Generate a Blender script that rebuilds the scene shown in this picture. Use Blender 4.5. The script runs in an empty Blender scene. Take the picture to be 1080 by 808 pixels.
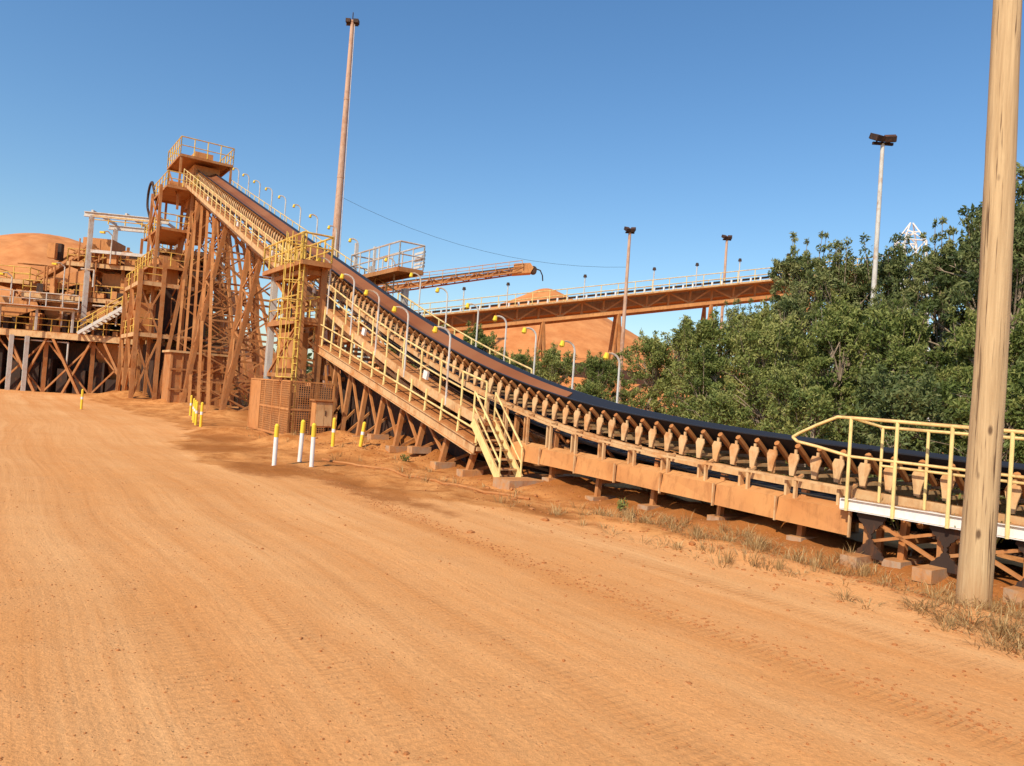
import bpy, math, random
import numpy as np
from mathutils import Vector, Matrix
random.seed(7); RNG=np.random.default_rng(11)
scene=bpy.context.scene
def V(*a): return Vector(a)

# ------------------------------------------------------------------ materials
def new_mat(name):
    m=bpy.data.materials.new(name); m.use_nodes=True
    nt=m.node_tree; nt.nodes.clear()
    out=nt.nodes.new('ShaderNodeOutputMaterial'); b=nt.nodes.new('ShaderNodeBsdfPrincipled')
    nt.links.new(b.outputs[0],out.inputs[0]); b.inputs['Roughness'].default_value=.8
    b.inputs['Specular IOR Level'].default_value=.25
    return m,nt,b
def N(nt,t,**k):
    n=nt.nodes.new(t)
    for a,v in k.items(): setattr(n,a,v)
    return n
def noise(nt,vec,scale,detail=6,rough=.6,dist=0):
    n=N(nt,'ShaderNodeTexNoise'); n.inputs['Scale'].default_value=scale; n.inputs['Detail'].default_value=detail
    n.inputs['Roughness'].default_value=rough; n.inputs['Distortion'].default_value=dist
    if vec is not None: nt.links.new(vec,n.inputs['Vector'])
    return n.outputs['Fac']
def ramp(nt,fac,a,b,c0=(0,0,0,1),c1=(1,1,1,1)):
    r=N(nt,'ShaderNodeValToRGB'); r.color_ramp.elements[0].position=a; r.color_ramp.elements[1].position=b
    r.color_ramp.elements[0].color=c0; r.color_ramp.elements[1].color=c1
    nt.links.new(fac,r.inputs[0]); return r.outputs[0]
def mix(nt,f,a,b,mode='MIX'):
    m=N(nt,'ShaderNodeMix',data_type='RGBA',blend_type=mode)
    for i,s in ((0,f),(6,a),(7,b)):
        if isinstance(s,(int,float)): m.inputs[i].default_value=s
        elif isinstance(s,tuple): m.inputs[i].default_value=(*s[:3],1)
        else: nt.links.new(s,m.inputs[i])
    return m.outputs[2]
def math_(nt,op,a,b=0.0,c=0.0):
    m=N(nt,'ShaderNodeMath',operation=op)
    for i,s in enumerate((a,b,c)):
        if isinstance(s,(int,float)): m.inputs[i].default_value=s
        else: nt.links.new(s,m.inputs[i])
    return m.outputs[0]
def bump(nt,b,h,strength=.3,dist=.05):
    n=N(nt,'ShaderNodeBump'); n.inputs['Strength'].default_value=strength; n.inputs['Distance'].default_value=dist
    nt.links.new(h,n.inputs['Height']); nt.links.new(n.outputs[0],b.inputs['Normal'])
DUST=(0.56,0.25,0.085)
def dusty(name,base,amt=.5,scale=1.3,dust=DUST,rough=.75,upk=.35,streak=.42):
    m,nt,b=new_mat(name)
    tc=N(nt,'ShaderNodeTexCoord').outputs['Object']
    g=N(nt,'ShaderNodeNewGeometry'); sx=N(nt,'ShaderNodeSeparateXYZ'); nt.links.new(g.outputs['Normal'],sx.inputs[0])
    n1=noise(nt,tc,scale,6,.7)
    up=math_(nt,'MULTIPLY',math_(nt,'MAXIMUM',sx.outputs[2],0.0),upk)
    f=math_(nt,'ADD',n1,up)
    f=ramp(nt,f,min(.98,.70-amt*.42),min(1,.88-amt*.42))
    n2=noise(nt,tc,scale*.45,3,.6)
    dcol=mix(nt,ramp(nt,n2,.35,.65),tuple(dust),tuple(c*k for c,k in zip(dust,(.76,.62,.52))))
    col=mix(nt,f,tuple(base),dcol)
    if streak>0:
        mp=N(nt,'ShaderNodeMapping'); mp.inputs['Scale'].default_value=(3.2,3.2,1.1); nt.links.new(tc,mp.inputs[0])
        n3=noise(nt,mp.outputs[0],1.7,5,.7)
        col=mix(nt,math_(nt,'MULTIPLY',ramp(nt,n3,.50,.68),streak),col,(.20,.07,.022))
    nt.links.new(col,b.inputs['Base Color']); b.inputs['Roughness'].default_value=rough
    return m
M_tan=dusty('dusty_tan_steel',(.62,.40,.20),.55,dust=(.60,.30,.115))
M_tan2=dusty('ore_stained_steel',(.46,.215,.085),.7,dust=(.52,.225,.075),streak=.5)
M_org=dusty('ore_orange_panel',(.55,.24,.085),.7,.8,dust=(.66,.32,.115))
M_yel=dusty('faded_yellow_paint',(.76,.52,.11),.35,2.5,dust=(.60,.34,.12),streak=.3)
M_yel2=dusty('cream_yellow_paint',(.80,.62,.26),.28,3.0,dust=(.64,.41,.18),streak=.28)
M_gry=dusty('galvanised_grey_steel',(.60,.57,.52),.40,1.2,dust=(.54,.32,.16),streak=.35)
M_wht=dusty('dusty_white_paint',(.80,.78,.74),.14,3,dust=(.60,.42,.27),streak=.2)
M_drk=dusty('dark_stained_steel_and_shade',(.045,.027,.020),.2,1.5,dust=(.15,.06,.026),upk=.2)  # also colours the sheets and boxes that stand in for shade
M_belt=dusty('rubber_belt',(.020,.022,.030),-.15,.9,dust=(.05,.035,.03),rough=.45,upk=.05,streak=0)
M_beltd=dusty('ore_film_on_belt',(.05,.033,.030),.66,.6,dust=(.27,.10,.04),rough=.7,streak=0)
M_conc=dusty('stained_concrete',(.42,.29,.19),.7,2.0,dust=(.58,.29,.115))
M_mast=dusty('mast_steel',(.56,.36,.25),.45,.6,dust=(.48,.23,.12))
M_lampy=dusty('lamp_housing_yellow',(.85,.58,.05),.02,4,upk=.1,streak=.15)
M_glass,nt,b=new_mat('floodlight_glass'); b.inputs['Base Color'].default_value=(.05,.06,.08,1); b.inputs['Roughness'].default_value=.15
M_cable,nt,b=new_mat('cable_black'); b.inputs['Base Color'].default_value=(.03,.028,.026,1)

def wood_mat():
    m,nt,b=new_mat('weathered_pole_timber')
    tc=N(nt,'ShaderNodeTexCoord').outputs['Object']
    mp=N(nt,'ShaderNodeMapping'); mp.inputs['Scale'].default_value=(14,14,.55); nt.links.new(tc,mp.inputs[0])
    a=noise(nt,mp.outputs[0],1.6,9,.7,.4)
    mp2=N(nt,'ShaderNodeMapping'); mp2.inputs['Scale'].default_value=(30,30,.9); nt.links.new(tc,mp2.inputs[0])
    cr=noise(nt,mp2.outputs[0],1.0,4,.5)
    col=ramp(nt,a,.3,.72,(.38,.25,.13,1),(.62,.45,.25,1))
    col=mix(nt,ramp(nt,cr,.60,.68),col,(.13,.075,.04))
    kn=N(nt,'ShaderNodeTexVoronoi'); mp3=N(nt,'ShaderNodeMapping'); mp3.inputs['Scale'].default_value=(3,3,1.3); nt.links.new(tc,mp3.inputs[0])
    nt.links.new(mp3.outputs[0],kn.inputs['Vector']); kn.inputs['Scale'].default_value=1.2
    col=mix(nt,ramp(nt,kn.outputs['Distance'],.06,.13,(1,1,1,1),(0,0,0,1)),col,(.14,.085,.045))
    sp=N(nt,'ShaderNodeSeparateXYZ'); nt.links.new(tc,sp.inputs[0])
    col=mix(nt,math_(nt,'MULTIPLY',ramp(nt,math_(nt,'ADD',sp.outputs[2],math_(nt,'MULTIPLY',a,.8)),.3,1.0,(1,1,1,1),(0,0,0,1)),.8),col,(.42,.20,.075))
    nt.links.new(col,b.inputs['Base Color']); b.inputs['Roughness'].default_value=.85
    bump(nt,b,a,.6,.02); return m
M_wood=wood_mat()

def ground_mat():
    m,nt,b=new_mat('orange_dirt')
    pos=N(nt,'ShaderNodeNewGeometry').outputs['Position']
    vr=N(nt,'ShaderNodeMapping'); vr.vector_type='POINT'
    vr.inputs['Rotation'].default_value=(0,0,math.radians(-35)); nt.links.new(pos,vr.inputs[0])
    warp=noise(nt,pos,.05,2)
    sp=N(nt,'ShaderNodeSeparateXYZ'); nt.links.new(vr.outputs[0],sp.inputs[0])
    cx=N(nt,'ShaderNodeCombineXYZ')
    across=math_(nt,'ADD',sp.outputs[0],math_(nt,'MULTIPLY',warp,2.2))
    nt.links.new(across,cx.inputs[0]); nt.links.new(math_(nt,'MULTIPLY',sp.outputs[1],.03),cx.inputs[1])
    st=noise(nt,cx.outputs[0],.9,6,.6)
    st2=noise(nt,cx.outputs[0],7.0,4,.6)
    big=noise(nt,pos,.16,4,.6)
    med=noise(nt,pos,1.3,7,.68)
    fine=noise(nt,pos,30,5,.75)
    at=N(nt,'ShaderNodeAttribute',attribute_name='rough_zone').outputs['Fac']
    at2=N(nt,'ShaderNodeAttribute',attribute_name='damp_dark').outputs['Fac']
    at3=N(nt,'ShaderNodeAttribute',attribute_name='track').outputs['Fac']
    col=mix(nt,ramp(nt,st,.34,.66),(.76,.315,.100),(.90,.465,.190))
    col=mix(nt,math_(nt,'MULTIPLY',ramp(nt,st2,.5,.68),.32),col,(.62,.235,.066))
    col=mix(nt,math_(nt,'MULTIPLY',ramp(nt,big,.42,.64),.6),col,(.74,.305,.092))
    col=mix(nt,math_(nt,'MULTIPLY',ramp(nt,med,.45,.75),.25),col,(.90,.50,.23))
    rz=mix(nt,ramp(nt,med,.36,.64),(.44,.150,.036),(.80,.355,.115))
    zf=ramp(nt,math_(nt,'ADD',at,math_(nt,'MULTIPLY',math_(nt,'SUBTRACT',med,.5),.9)),.35,.65)
    col=mix(nt,zf,col,rz)
    tw=N(nt,'ShaderNodeTexWave'); tw.inputs['Scale'].default_value=3.3; tw.inputs['Distortion'].default_value=2.5; tw.inputs['Detail'].default_value=3; tw.bands_direction='Y'
    nt.links.new(vr.outputs[0],tw.inputs['Vector'])
    tread=math_(nt,'MULTIPLY',at3,ramp(nt,tw.outputs['Fac'],.3,.7))
    col=mix(nt,math_(nt,'MULTIPLY',math_(nt,'ADD',math_(nt,'MULTIPLY',tread,.5),math_(nt,'MULTIPLY',at3,.5)),math_(nt,'MULTIPLY',ramp(nt,med,.30,.6),.6)),col,(.54,.215,.065))
    df=ramp(nt,math_(nt,'ADD',at2,math_(nt,'MULTIPLY',math_(nt,'SUBTRACT',med,.5),1.1)),.30,.56)
    col=mix(nt,math_(nt,'MULTIPLY',df,.82),col,(.38,.125,.028))
    col=mix(nt,.45,col,mix(nt,ramp(nt,fine,.3,.7),(.42,.42,.42),(1,1,1)),'MULTIPLY')
    vo=N(nt,'ShaderNodeTexVoronoi'); vo.inputs['Scale'].default_value=19; nt.links.new(pos,vo.inputs['Vector'])
    peb=ramp(nt,vo.outputs['Distance'],.10,.22,(1,1,1,1),(0,0,0,1))
    pm=math_(nt,'MULTIPLY',peb,ramp(nt,math_(nt,'ADD',med,math_(nt,'MULTIPLY',at,.15)),.5,.64))
    col=mix(nt,math_(nt,'MULTIPLY',pm,.6),col,(.34,.135,.048))
    nt.links.new(col,b.inputs['Base Color']); b.inputs['Roughness'].default_value=.95; b.inputs['Specular IOR Level'].default_value=.1
    h=math_(nt,'ADD',math_(nt,'MULTIPLY',med,.75),math_(nt,'ADD',math_(nt,'MULTIPLY',fine,.32),math_(nt,'ADD',math_(nt,'MULTIPLY',st2,.30),math_(nt,'ADD',math_(nt,'MULTIPLY',tread,-.2),math_(nt,'MULTIPLY',pm,.25)))))
    bump(nt,b,h,.7,.07); return m
M_ground=ground_mat()
def pile_mat(name,k=1.0):
    m,nt,b=new_mat(name); pos=N(nt,'ShaderNodeNewGeometry').outputs['Position']
    mp=N(nt,'ShaderNodeMapping'); mp.inputs['Scale'].default_value=(1,1,.25); nt.links.new(pos,mp.inputs[0])
    a=noise(nt,mp.outputs[0],.5,7,.65); c=noise(nt,pos,4,5,.7)
    col=ramp(nt,a,.33,.68,(.56*k,.19*k,.055*k,1),(.76*k,.31*k,.105*k,1)); col=mix(nt,.4,col,mix(nt,c,(.5,.5,.5),(1,1,1)),'MULTIPLY')
    nt.links.new(col,b.inputs['Base Color']); b.inputs['Roughness'].default_value=.95; return m
M_pile=pile_mat('bauxite_ore'); M_stone=pile_mat('gravel_stone',.68)
def leaf_mat(name,c0,c1,c2,tc=(.19,.25,.045),tf=.26):
    m,nt,b=new_mat(name)
    at=N(nt,'ShaderNodeAttribute',attribute_name='var').outputs['Fac']
    oi=N(nt,'ShaderNodeObjectInfo').outputs['Random']
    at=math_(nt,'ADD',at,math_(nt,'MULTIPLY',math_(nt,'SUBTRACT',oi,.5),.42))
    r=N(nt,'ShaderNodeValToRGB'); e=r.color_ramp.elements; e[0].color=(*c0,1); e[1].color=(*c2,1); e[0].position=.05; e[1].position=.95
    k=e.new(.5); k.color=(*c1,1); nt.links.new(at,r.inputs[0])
    nt.links.new(r.outputs[0],b.inputs['Base Color']); b.inputs['Roughness'].default_value=.6
    tr=N(nt,'ShaderNodeBsdfTranslucent'); nt.links.new(mix(nt,.5,r.outputs[0],tc),tr.inputs[0])
    ms=N(nt,'ShaderNodeMixShader'); ms.inputs[0].default_value=tf
    nt.links.new(b.outputs[0],ms.inputs[1]); nt.links.new(tr.outputs[0],ms.inputs[2])
    nt.links.new(ms.outputs[0],nt.nodes['Material Output'].inputs[0]); return m
M_leafA=leaf_mat('eucalypt_leaves',(.055,.078,.026),(.13,.16,.052),(.26,.26,.095))
M_leafB=leaf_mat('acacia_leaves',(.072,.10,.022),(.175,.21,.050),(.34,.33,.10))
M_straw=leaf_mat('dry_straw',(.28,.16,.06),(.46,.29,.12),(.64,.46,.22),(.5,.38,.18),.2)
def bark():
    m,nt,b=new_mat('bark'); tc=N(nt,'ShaderNodeTexCoord').outputs['Object']
    a=noise(nt,tc,5,4); nt.links.new(ramp(nt,a,.3,.7,(.16,.11,.07,1),(.40,.31,.22,1)),b.inputs['Base Color']); return m
M_bark=bark()

# ------------------------------------------------------------------ mesh builder
class MB:
    def __init__(s): s.v=[]; s.f=[]; s.T=None
    def add(s,vs,fs):
        o=len(s.v)
        if s.T is not None: vs=[s.T@Vector(p) for p in vs]
        s.v+= [tuple(p) for p in vs]; s.f+=[tuple(i+o for i in f) for f in fs]
    def box(s,lo,hi):
        x0,y0,z0=lo; x1,y1,z1=hi
        s.add([(x0,y0,z0),(x1,y0,z0),(x1,y1,z0),(x0,y1,z0),(x0,y0,z1),(x1,y0,z1),(x1,y1,z1),(x0,y1,z1)],
              [(3,2,1,0),(4,5,6,7),(0,1,5,4),(1,2,6,5),(2,3,7,6),(3,0,4,7)])
    def beam(s,p,q,w=.1,h=None,up=(0,0,1)):
        h=w if h is None else h
        p=Vector(p);q=Vector(q);t=(q-p)
        if t.length<1e-6: return
        t.normalize(); up=Vector(up)
        if abs(t.dot(up))>.98: up=Vector((.573,-.819,0)) 
        a=t.cross(up).normalized(); c=a.cross(t).normalized()
        a=a*w/2; c=c*h/2
        s.add([p-a-c,p+a-c,p+a+c,p-a+c,q-a-c,q+a-c,q+a+c,q-a+c],
              [(3,2,1,0),(4,5,6,7),(0,1,5,4),(1,2,6,5),(2,3,7,6),(3,0,4,7)])
    def ibeam(s,p,q,w=.2,h=.3,t=.03):
        p=Vector(p);q=Vector(q); d=(q-p).normalized(); up=Vector((0,0,1))
        if abs(d.dot(up))>.98: up=Vector((.573,-.819,0))
        a=d.cross(up).normalized(); c=a.cross(d).normalized()
        s.beam(p+c*(h/2-t/2),q+c*(h/2-t/2),w,t,c); s.beam(p-c*(h/2-t/2),q-c*(h/2-t/2),w,t,c)
        s.beam(p,q,t,h-2*t-.002,c)
    def tube(s,p,q,r,r2=None,n=8,cap=True):
        r2=r if r2 is None else r2
        p=Vector(p);q=Vector(q);t=(q-p)
        if t.length<1e-6: return
        t.normalize(); up=Vector((0,0,1)) if abs(t.z)<.95 else Vector((1,0,0))
        a=t.cross(up).normalized(); c=a.cross(t)
        vs=[];fs=[]
        for k in range(n):
            an=2*math.pi*k/n; e=a*math.cos(an)+c*math.sin(an)
            vs.append(p+e*r); vs.append(q+e*r2)
        for k in range(n):
            j=(k+1)%n; fs.append((2*k,2*j,2*j+1,2*k+1))
        if cap: fs.append(tuple(range(2*n-2,-1,-2))); fs.append(tuple(range(1,2*n,2)))
        s.add(vs,fs)
    def path(s,pts,r,n=8):
        for a,b in zip(pts,pts[1:]): s.tube(a,b,r,n=n)
    def poly(s,vs,thick):
        vs=[Vector(p) for p in vs]; n=len(vs); th=Vector(thick)
        allv=vs+[p+th for p in vs]
        fs=[tuple(range(n)),tuple(range(2*n-1,n-1,-1))]+[((i+1)%n,i,n+i,n+(i+1)%n) for i in range(n)]
        s.add(allv,fs)
def mesh_obj(name,mb,mat,parent=None,smooth=False):
    me=bpy.data.meshes.new(name); me.from_pydata(mb.v,[],mb.f); me.materials.append(mat)
    if smooth:
        me.polygons.foreach_set('use_smooth',[True]*len(me.polygons))
    me.update(); o=bpy.data.objects.new(name,me); scene.collection.objects.link(o)
    if parent: o.parent=parent
    return o
class Thing:
    def __init__(s,name): s.name=name; s.parts={}; s.T=None
    def p(s,part,mat):
        if part not in s.parts: s.parts[part]=(MB(),mat)
        s.parts[part][0].T=s.T
        return s.parts[part][0]
    def done(s):
        e=bpy.data.objects.new(s.name,None); scene.collection.objects.link(e); e.empty_display_size=.5
        for k,(mb,mat) in s.parts.items():
            if mb.f: mesh_obj(k,mb,mat,e)
        return e
def rail(mb,pts,h=1.0,sp=1.5,r=.03,mid=True,up=Vector((0,0,1))):
    pts=[Vector(p) for p in pts]
    for a,b in zip(pts,pts[1:]):
        L=(b-a).length; n=max(1,int(round(L/sp)))
        for i in range(n+1):
            p=a.lerp(b,i/n); mb.tube(p,p+up*h,r,n=6)
        mb.tube(a+up*h,b+up*h,r*1.1,n=6)
        if mid: mb.tube(a+up*h*.5,b+up*h*.5,r*.9,n=6)
def stairs(ms,mt,mr,p,q,wv,r=.03,step=.22,rh=.95):
    p=Vector(p);q=Vector(q);wv=Vector(wv); n=max(2,int(abs(q.z-p.z)/step))
    ms.beam(p,q,.06,.25); ms.beam(p+wv,q+wv,.06,.25)
    for i in range(n+1):
        c=p.lerp(q,i/n)
        mt.beam(c+wv*.04,c+wv*.96,.24,.04)
    rail(mr,[p,q],rh,1.4,r); rail(mr,[p+wv,q+wv],rh,1.4,r)

# ------------------------------------------------------------------ terrain
def vnoise(x,y,seed=0):
    xi=np.floor(x).astype(np.int64); yi=np.floor(y).astype(np.int64); xf=x-xi; yf=y-yi
    def h(a,b):
        n=(a*374761393+b*668265263+seed*974711)&0x7fffffff
        n=((n^(n>>13))*1274126177)&0x7fffffff
        return ((n^(n>>16))&0xffff)/65535.
    u=xf*xf*(3-2*xf); w=yf*yf*(3-2*yf)
    return (h(xi,yi)*(1-u)+h(xi+1,yi)*u)*(1-w)+(h(xi,yi+1)*(1-u)+h(xi+1,yi+1)*u)*w-.5
def fbm(x,y,seed=0,oct=4):
    s=0;a=1
    for i in range(oct): s=s+a*vnoise(x*2**i,y*2**i,seed+i); a*=.5
    return s
def sstep(a,b,x):
    t=np.clip((x-a)/(b-a),0,1); return t*t*(3-2*t)
def zone(x,y):
    o=(16-x-.7*y)/1.22
    edge=np.interp(y,[5,11,14,17,20,25,29,36,60],[2.0,2.5,3.5,5.8,8.2,8.3,6.5,6,8])
    edge=edge+fbm(x*.5,y*.5,5)*1.2
    return o,1-sstep(-.5,.7,o-edge)
MOUNDS=[(-4.2,26.5,1.3,.42),(-6.2,28.3,1.5,.5),(-2.6,24.3,1.0,.3),(-8.0,27.6,1.1,.3),(-5.0,24.6,.9,.22),(1.5,19.3,.9,.18),(5.5,14.2,.8,.15),(-11.5,31.0,1.2,.3),(-20,46,2,.5),(-16,42,1.6,.4),(-30,58,3,.7),(-24,52,2,.5),(-3.4,22.6,.7,.16),(-7.2,25.6,.8,.25)]
def G(x,y):
    o,z=zone(x,y)
    h=.05*fbm(x*.12,y*.12,1)+.012*fbm(x*2,y*2,9)
    ac=o+2.5*vnoise(x*.05,y*.05,3)
    h=h+(1-z)*.018*fbm(ac*1.3,y*.05,4,3)
    h=h+z*(.13*fbm(x*.9,y*.9,2)+.06*fbm(x*3.3,y*3.3,8,2))
    mn=1+.7*fbm(x*1.8,y*1.8,7)
    for (mx,my,r,a) in MOUNDS:
        h=h+a*np.exp(-((x-mx)**2+(y-my)**2)/(r*r))*mn
    h=h+.08*np.exp(-((o-2.9)/.5)**2)*sstep(18,13,y)*(1+fbm(x*2,y*2,6))
    h=h+.20*np.exp(-((o-.4)/1.0)**2)*sstep(66,60,y)*(1+1.3*fbm(x*.8,y*.8,16))
    far=sstep(120,500,np.hypot(x,y)); return h*(1-far)
def grid_obj(name,X,Y,Z,mat,attrs=None):
    ny,nx=X.shape
    me=bpy.data.meshes.new(name); co=np.stack([X,Y,Z],-1).reshape(-1,3)
    idx=np.arange(nx*ny).reshape(ny,nx)
    q=np.stack([idx[:-1,:-1],idx[:-1,1:],idx[1:,1:],idx[1:,:-1]],-1).reshape(-1,4)
    me.vertices.add(len(co)); me.vertices.foreach_set('co',co.ravel())
    me.loops.add(q.size); me.loops.foreach_set('vertex_index',q.ravel().astype(np.int32))
    me.polygons.add(len(q)); me.polygons.foreach_set('loop_start',np.arange(0,q.size,4,dtype=np.int32)); 
    me.polygons.foreach_set('use_smooth',np.ones(len(q),bool))
    me.materials.append(mat); me.update(calc_edges=True)
    for k,v in (attrs or {}).items():
        a=me.attributes.new(k,'FLOAT','POINT'); a.data.foreach_set('value',v.ravel().astype(np.float32))
    o=bpy.data.objects.new(name,me); scene.collection.objects.link(o); return o
t=np.linspace(-1,1,621)
gx=9*np.sinh(t*5.7); gy=14+8*np.sinh(t*5.9)
gy=gy[gy>-400]
GX,GY=np.meshgrid(gx,gy); GZ=G(GX,GY)
def g(x,y):
    i=min(max(int(np.searchsorted(gx,x))-1,0),len(gx)-2); j=min(max(int(np.searchsorted(gy,y))-1,0),len(gy)-2)
    u=(x-gx[i])/(gx[i+1]-gx[i]); w=(y-gy[j])/(gy[j+1]-gy[j])
    return float((GZ[j,i]*(1-u)+GZ[j,i+1]*u)*(1-w)+(GZ[j+1,i]*(1-u)+GZ[j+1,i+1]*u)*w)
o_,z_=zone(GX,GY)
damp_dark=np.zeros_like(GX)
for (mx,my,rx,ry,a) in [(-9.2,24.2,1.6,1.6,.85),(-11,28,2.2,1.6,.65),(-3.2,17.0,4.4,.85,.66),(-6.2,19.4,2.2,1.2,.78),(0.7,15.4,2.8,.5,.6),(-2,27,3,3,.6),(-14,36,3,3,.5),(-5,22.5,2.5,1.6,.5)]:
    dx=GX-mx; dy=GY-my; u=dx*.573*-1+dy*.819; w=dx*.819+dy*.573
    damp_dark=np.maximum(damp_dark,a*np.exp(-(u/rx)**2-(w/ry)**2))
damp_dark=np.maximum(damp_dark,.8*np.exp(-((o_-.3)/1.7)**2)*(GY<62))  # same darker tone in a band along the conveyor line
trk=np.zeros_like(GX); oc=o_+.9*np.sin(GY*.07)+.35*np.sin(GY*.21+1)
for c_,a_ in ((5.6,.8),(7.35,.8),(9.6,.6),(11.3,.6),(10.3,.35),(12.3,.5),(13.9,.5)):
    trk=np.maximum(trk,a_*np.exp(-((oc-c_)/.19)**4))
trk*=(.6+1.1*fbm(GX*.3,GY*.3,12)).clip(0,1)
grid_obj('ground',GX,GY,GZ,M_ground,{'rough_zone':z_,'damp_dark':damp_dark,'track':trk})

def pile(name,cx,cy,R,H,seed,round_=3.0):
    a=np.linspace(0,2*np.pi,129); r=np.linspace(0.004,1,60)
    A,Rr=np.meshgrid(a,r); A2=np.where(A>=2*np.pi-1e-6,0,A)
    X=cx+R*Rr*np.cos(A2); Y=cy+R*Rr*np.sin(A2)
    d=R*Rr; z=H+round_*.45-np.sqrt((d*H/R)**2+(round_*.45)**2)
    n=fbm(np.cos(A2)*3+9,np.sin(A2)*3+9,seed,4)
    z=z*(1+.08*n*Rr)+.35*fbm(X*.3,Y*.3,seed+3)*np.clip(Rr*4,0,1)
    z[-1]=-.3
    return grid_obj(name,X,Y,z,M_pile)
pile('ore_stockpile',3.8,98,33,17.2,2,1.5)
pile('ore_stockpile',-62,97,34,19.3,5,9)
pile('ore_stockpile',24,112,26,12,8,4)

# ------------------------------------------------------------------ conveyor geometry
KY=[-10,14,18,20.6,23.4,26.2,29.4,33,36,70]; KS=[.015,.03,.10,.21,.30,.36,.42,.45,.44,.44]
_y=np.arange(-10,75,.05); _s=np.interp(_y,KY,KS); _z=np.concatenate([[0],np.cumsum((_s[1:]+_s[:-1])/2*.05)]); _z+=1.76-np.interp(12,_y,_z)
def zb(Y): return float(np.interp(Y,_y,_z))
nx_,ny_=-.819,-.573
def A(Y,o,dz): return Vector((16-.7*Y+nx_*o, Y+ny_*o, zb(Y)+dz))
def AG(Y,o,z): return Vector((16-.7*Y+nx_*o, Y+ny_*o, z))
def gA(Y,o):
    p=AG(Y,o,0); return g(p.x,p.y)
def sweep(mb,Ys,prof,closed=True):
    vs=[];fs=[];n=len(prof)
    for Y in Ys:
        for (o,dz) in prof: vs.append(A(Y,o,dz))
    for i in range(len(Ys)-1):
        for k in range(n if closed else n-1):
            j=(k+1)%n; fs.append((i*n+k,(i+1)*n+k,(i+1)*n+j,i*n+j))
    fs.append(tuple(range(n))); fs.append(tuple((len(Ys)-1)*n+k for k in range(n-1,-1,-1)))
    mb.add(vs,fs)
def rect(o0,o1,z0,z1): return [(o0,z0),(o1,z0),(o1,z1),(o0,z1)]
YH=61
def Yr(a,b,st=.6):
    n=max(1,int(round((b-a)/st))); return [a+(b-a)*i/n for i in range(n+1)]
tdv=Vector((-.573,.819,0)); nv=Vector((nx_,ny_,0))

C=Thing('inclined_belt_conveyor')
b=C.p('carrying_belt',M_belt)
vs=[(.74,.08),(.68,.08),(.27,-.26),(-.27,-.26),(-.68,.08),(-.74,.08),(-.74,.055),(-.28,-.29),(.28,-.29),(.74,.055)]
sweep(b,Yr(1,YH),vs)
b=C.p('ore_film_on_belt',M_beltd); sweep(b,Yr(21,YH),[(.56,.0),(.25,-.245),(-.25,-.245),(-.56,.0),(-.56,.015),(-.2,-.21),(.2,-.21),(.56,.015)])
sweep(C.p('return_belt',M_belt),Yr(1,YH),rect(-.62,.62,-.98,-.95))
br=C.p('idler_brackets',M_tan); ro=C.p('idler_rollers',M_tan2); gp=C.p('idler_guard_plates',M_tan)
Y=1.3;i=0
while Y<60.5:
    for sgn in (1,-1):
        ro.tube(A(Y,sgn*.30,-.38),A(Y,sgn*.76,-.03),.055,n=8)
        br.beam(A(Y,sgn*.80,-.60),A(Y,sgn*.80,-.10),.035,.045)
    ro.tube(A(Y,-.26,-.37),A(Y,.26,-.37),.055,n=8)
    br.beam(A(Y,-.82,-.52),A(Y,.82,-.52),.07,.06)
    j=random.uniform(-.012,.012); w=.072; Z=Y+random.uniform(-.02,.02)
    gp.poly([A(Z-w*.5,.89,-.58+j),A(Z+w*.5,.89,-.58+j),A(Z+w*.8,.88,-.42+j),A(Z+w*1.25,.86,-.26+j),A(Z+w*.9,.84,-.17+j),A(Z-w*.9,.84,-.17+j),A(Z-w*1.25,.86,-.26+j),A(Z-w*.8,.88,-.42+j)],V(nx_,ny_,0)*-.03)
    if i%5==0: ro.tube(A(Y,-.7,-1.05),A(Y,.7,-1.05),.06,n=8)
    Y+=.37;i+=1
st=C.p('stringers',M_tan)
for sgn in (1,-1):
    sweep(st,Yr(1,YH),rect(*sorted((sgn*.78,sgn*.92)),-.78,-.62))
sk=C.p('skirt_panels',M_org)
Ylist=Yr(13.1,21.3,1.17)
for a,bq in zip(Ylist,Ylist[1:]):
    z0a=.38+.030*(a-12); z1a=z0a+.40; z0b=.38+.030*(bq-12); z1b=z0b+.40
    wob=random.uniform(-.025,.025); wz=random.uniform(-.02,.02)
    p=[AG(a+.012,1.26+wob,z0a+wz),AG(bq-.012,1.26-wob,z0b+wz),AG(bq-.012,1.22,z1b),AG(a+.012,1.22,z1a)]
    sk.poly(p,V(.819,.573,0)*.03)
    sk.poly([AG(a+.01,1.22,z1a+.003),AG(bq-.01,1.22,z1b+.003),AG(bq-.01,.92,z1b+.08),AG(a+.01,.92,z1a+.08)],V(0,0,-.02))
    st.beam(AG(a,1.29,z0a-.02),AG(a,1.29,z1a+.02),.05,.03)
lp=C.p('low_guard_rail',M_tan)
prev=None
for Y in Yr(13.2,22.5,.85):
    base=.78+.03*(Y-12); top=max(base+.42,zb(Y)-.62)
    lp.beam(AG(Y,1.12,base-.1),AG(Y,1.12,top),.07,.05)
    lp.beam(AG(Y,1.12,top-.06),AG(Y,.92,top+.02),.05,.05)
    if prev:
        lp.beam(prev[0],AG(Y,1.14,top-.05),.05,.045)
    prev=(AG(Y,1.14,top-.05),AG(Y,1.14,(top+base)/2))
    lp.beam(AG(Y+.2,1.0,base),AG(Y+.2,1.0,top-.1),.14,.05)
tr=C.p('trestle_legs',M_tan2); slp=C.p('concrete_sleepers',M_conc); dk=C.p('pans_and_shade_sheets',M_drk)
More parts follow.
